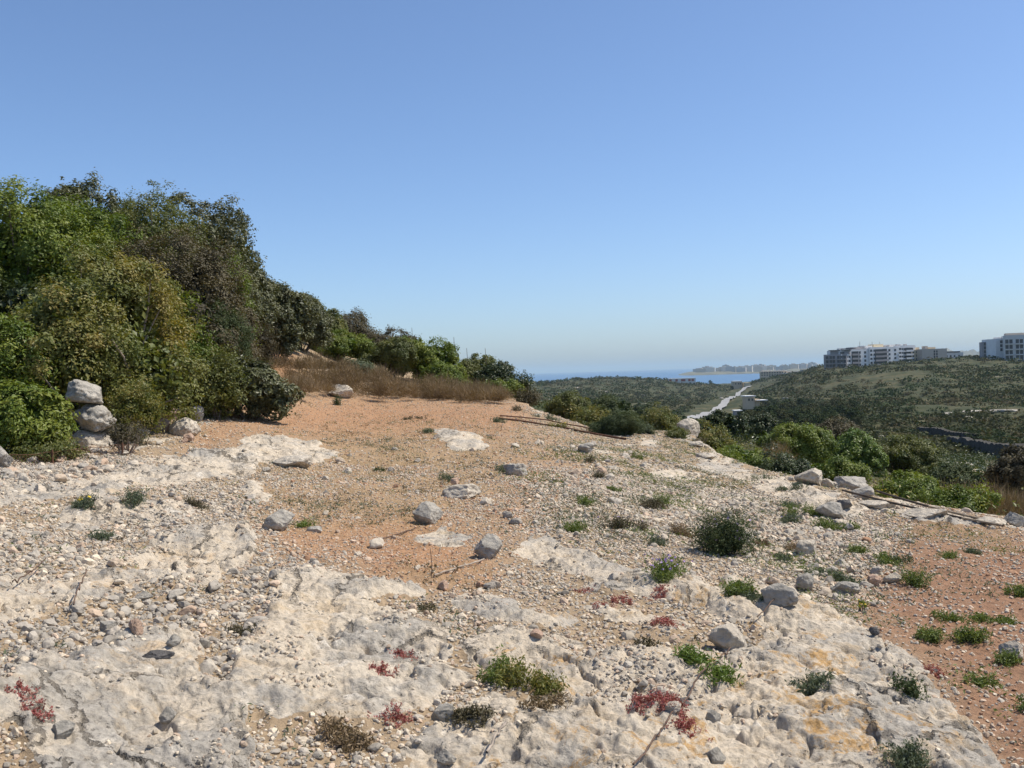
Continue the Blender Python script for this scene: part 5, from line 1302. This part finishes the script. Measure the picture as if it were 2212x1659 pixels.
b = Block('apartment_building', 'small cream yellow apartment house beside the white block', 'building', 1971, 1996, 757, 782, R0+15, .5, AP)
w = b.box('wall', 1971, 1996, 757, 782, B_CREAM, 0, 13, down=5)
for row in range(3):
    for u in (1975, 1981, 1987, 1992): b.window(w, u, 762+row*7, 1.1, 1.4, 0)
b.box('roof_hut', 1984, 1991, 752.5, 757, B_CREAM, 3, 5)
b = Block('apartment_building', 'plain taupe flat roofed building with a roof hut', 'building', 1996.5, 2042, 755, 781, R0+10, .4, AP)
w = b.box('wall', 1996.5, 2042, 755.5, 781, B_TAUPE, 0, 14, down=5)
for row in range(4):
    for u in (2019, 2023.5): b.window(w, u, 761+row*5.2, .9, 1.2, 0)
b.box('roof_hut', 2006, 2011, 749.5, 755.4, B_TAUPE, 3, 5); b.box('roof_hut', 2012, 2025, 752, 755.4, B_CREAM, 3, 6)
b = Block('low_building', 'low pale building with a dark roof strip beside the taupe building', 'building', 2042.5, 2078, 761, 780, R0+35, .45, AP)
w = b.box('wall', 2042.5, 2078, 763, 780, B_PALE, 0, 15, down=5)
b.box('roof', 2042.5, 2072, 760.5, 762.9, M_DARKROOF, -.3, 14)
for u in (2048, 2055, 2062, 2070): b.window(w, u, 770, 1.0, 1.2, 0)
b = Block('apartment_block', 'grey dim wing of the tall block at the picture edge', 'building', 2125, 2154, 738, 777, 590, .1, AP)
w = b.box('wall', 2125, 2154, 742, 777, B_DIM, 0, 14, down=5); b.box('penthouse', 2130, 2154, 737.5, 741.9, B_PALE, 2, 10)
for row in range(4):
    for u in (2131, 2138, 2144, 2150): b.window(w, u, 746+row*7.6, 1.4, 1.6, 0)
b = Block('apartment_block', 'white middle section of the tall block at the picture edge', 'building', 2154.5, 2179, 735, 780, 583, .5, AP)
w = b.box('wall', 2154.5, 2179, 736.5, 780, B_WHITE, 0, 14, down=6)
for row in range(3):
    for u in (2164, 2168, 2172, 2176): b.window(w, u, 742.5+row*7.6, 1.0, 1.5, 0)
b.box('penthouse', 2170, 2179, 733, 736.4, B_PALE, 3, 8)
b = Block('apartment_block', 'tall pale block with rows of dark balconies, cut by the picture edge', 'building', 2179.5, 2250, 727, 784, 575, .1, AP)
w = b.box('wall', 2179.5, 2250, 730, 784, B_PALE, 0, 16, down=6); b.box('penthouse', 2183, 2250, 725.5, 729.9, B_TAUPE, 2.5, 10)
for row in range(4):
    v = 742+row*10.4
    for u in (2184, 2191, 2202, 2209, 2220, 2228, 2240): b.window(w, u, v, 1.5, 2.2, 0)
    for u in (2187.5, 2205.5, 2224): b.box('balcony', u-7, u+7, v+3.6, v+5.6, B_PALE, -1.3, 1.28)
b = Block('garden_wall', 'long low pale wall at the foot of the tall block', 'wall', 2096, 2165, 784, 791, 560, .1)
b.box('wall', 2127, 2165, 784.5, 791, B_PALE, 0, .6, down=1.5); b.box('wall', 2098, 2126.8, 788.5, 791, B_WHITE, -.5, .6, down=1.5)
# below the ridge and along the road
HS = 'buildings along the road to the sea'
b = Block('terraced_house', 'long sandy terrace of flats at the end of the hill above the bay', 'building', 1646, 1726, 799, 815, 1150, .1, HS)
w = b.box('wall', 1646, 1700, 802, 815, B_SAND, 0, 14, down=8); w2 = b.box('wall', 1700.2, 1726, 803.5, 815, B_TAUPE, 2, 14, down=8)
for u in (1650, 1658, 1667, 1676, 1685, 1694): b.box('roof_hut', u-1.8, u+1.8, 799.5, 801.9, B_PALE, 3, 6)
for row in range(2):
    for u in np.arange(1649, 1699, 5.2): b.window(w, u, 805+row*4.6, 1.5, 1.3, 0)
b.box('terrace', 1690, 1712, 806.5, 808, B_WHITE, -4, 3.9)
b = Block('terraced_house', 'dim row of flats joining the hill and the sandy terrace', 'building', 1732, 1762, 796, 808, 1000, .1, HS)
w = b.box('wall', 1732, 1762, 798, 808, B_TAUPE, 0, 12, down=8)
for u in (1736, 1742, 1748, 1754): b.window(w, u, 801.5, 1.8, 1.6, 0)
b = Block('sandy_house', 'sandy two storey house at the end of the white road', 'house', 1586, 1614, 823, 838, 900, .25, HS)
w = b.box('wall', 1586, 1603, 824.5, 838, B_SAND, 0, 9, down=5); w2 = b.box('wall', 1606, 1616, 827, 841, B_CREAM, -6, 8, down=5)
b.box('roof', 1585.5, 1603.5, 823.2, 824.4, B_WHITE, -.3, 9.6)
for u in (1590, 1596, 1600): b.window(w, u, 829, 1.0, 1.2, 0)
b = Block('long_building', 'long low building with red doors on the middle ridge', 'building', 1446, 1502, 817, 827, 1020, .1, HS)
w = b.box('wall', 1446, 1502, 818, 827, B_PALE, 0, 10, down=5)
for u in (1449, 1462, 1474, 1478, 1489, 1496): b.window(w, u, 821.5, 2.4, 2.3, 0, M_REDROOF)
b.box('roof', 1446, 1502, 817, 817.9, B_WHITE, -.3, 10.6)
b = Block('farm_hut', 'flat white roofed farm hut with a lean-to among valley trees', 'hut', 1612, 1656, 854, 870, 330, .35, HS)
w = b.box('wall', 1614, 1631, 856.5, 870, B_SAND, 0, 4, down=2); b.box('roof', 1611.5, 1632.5, 854.5, 856.4, B_WHITE, -.35, 4.7)
b.box('wall', 1632.6, 1642, 862.5, 870, B_SAND, .4, 3.4, down=2); b.box('roof', 1632.6, 1655, 864.2, 865.6, B_WHITE, -1.2, 4.6)
b.window(w, 1619, 863, .5, .7, 0); b.window(w, 1626, 863, .5, .7, 0)
b = Block('farm_hut', 'little dark hut with a pale roof edge below the farm hut', 'hut', 1586, 1604, 886, 897, 290, .2, HS)
w = b.box('wall', 1588, 1602, 888, 899, B_DIM, 0, 3, down=2); b.box('roof', 1586.5, 1603.5, 886.4, 887.9, B_WHITE, -.3, 3.6)
b.window(w, 1595, 892, .6, .7, 0)

# ------------------------------------------------------------------ the far shore: headland with its town, distant hill
def headland(name, label, th0, th1, r0, r1, h, seed, c, nu=120, nv=14):
    t, q = np.meshgrid(np.linspace(th0, th1, nu), np.linspace(0, 1, nv), indexing='ij')
    wob = fbm(t*40, q*2, seed, 3)
    r = r0+(r1-r0)*q+90*wob*(1-q)
    edge = np.sin(np.pi*np.clip(q, 0, 1))**.5*sstep(0, .12, (t-th0)/(th1-th0))*sstep(0, .05, (th1-t)/(th1-th0))
    z = SEA-3+edge*(h*(.75+.5*fbm(t*60, q*3, seed+4, 3))+3.5)
    v = np.stack([r*np.sin(t), r*np.cos(t), z], -1).reshape(-1, 3)
    i = np.arange(nu*nv).reshape(nu, nv)
    f = np.stack([i[:-1, :-1], i[:-1, 1:], i[1:, 1:], i[1:, :-1]], -1).reshape(-1, 4)[:, ::-1]
    o = link(name, mesh_data(name, v, f, c, True)); o['kind'] = 'structure'; o['label'] = label
    return o, (lambda tt, qq: bil(z, (tt-th0)/(th1-th0)*(nu-1), np.asarray(qq)*(nv-1)), lambda tt, qq: r0+(r1-r0)*qq)
M_HEAD = plain_mat('far_shore_land', (.17,.16,.11), .3, .01, .95, .1)
T0, T1 = ang(1452, 808)[0], ang(1850, 800)[0]
hd, (hz, hr) = headland('headland', 'low headland carrying the seaside town', T0, T1, 3750, 5200, 12, 3, M_HEAD)
M_FARHILL = plain_mat('distant_hill', (.20,.19,.14), .25, .004, .95, .1)
headland('distant_hill', 'hazy hill far behind the low pale building', ang(2010, 770)[0], ang(2135, 770)[0], 5600, 7200, 82, 9, M_FARHILL, 60)
rg = np.random.default_rng(29)
TW = [bmat('town_pale', (.62,.57,.49)), bmat('town_tan', (.45,.39,.31)), bmat('town_grey', (.40,.38,.36))]
for i in range(62):
    t = rg.uniform(0, 1); u = 1500+t*270; q = rg.uniform(.25, .8)
    tt = ang(u, 800)[0]; r = float(hr(tt, q)); z = float(np.asarray(hz(np.array([tt]), np.array([q])))[0])
    w_, h_ = rg.uniform(14, 44), rg.uniform(11, 23)*(1+.35*(i % 7 == 0))
    body = mbox(-w_/2, w_/2, -8, 8, -6, h_); hut = mbox(-w_*.2, w_*.15, -4, 4, h_+.002, h_+3)
    v, f = join([body, hut])
    o = link('town_building', mesh_data('town_building', v, f, TW[int(rg.integers(3))]), None, (r*math.sin(tt), r*math.cos(tt), z))
    o.rotation_euler = (0, 0, -tt+rg.uniform(-.5, .5))
    tag(o, 'small hazy flat roofed building of the seaside town on the headland', 'building', 'buildings of the seaside town')

# ------------------------------------------------------------------ air
nh = NT('hazy_air')
pv = nh.t.nodes.new('ShaderNodeVolumePrincipled')
pv.inputs['Color'].default_value = (.66, .87, 1.0, 1)
pv.inputs['Density'].default_value = 0.00008
pv.inputs['Anisotropy'].default_value = 0.0
nh.t.links.remove(nh.out.inputs['Surface'].links[0])
nh.t.links.new(pv.outputs[0], nh.out.inputs['Volume'])
v, f = mbox(-43000, 43000, -500, 43000, -80, 130)
o = link('haze', mesh_data('haze', v, f, nh.m)); o['kind'] = 'stuff'; o['label'] = 'thin sea haze over the valley and coast'
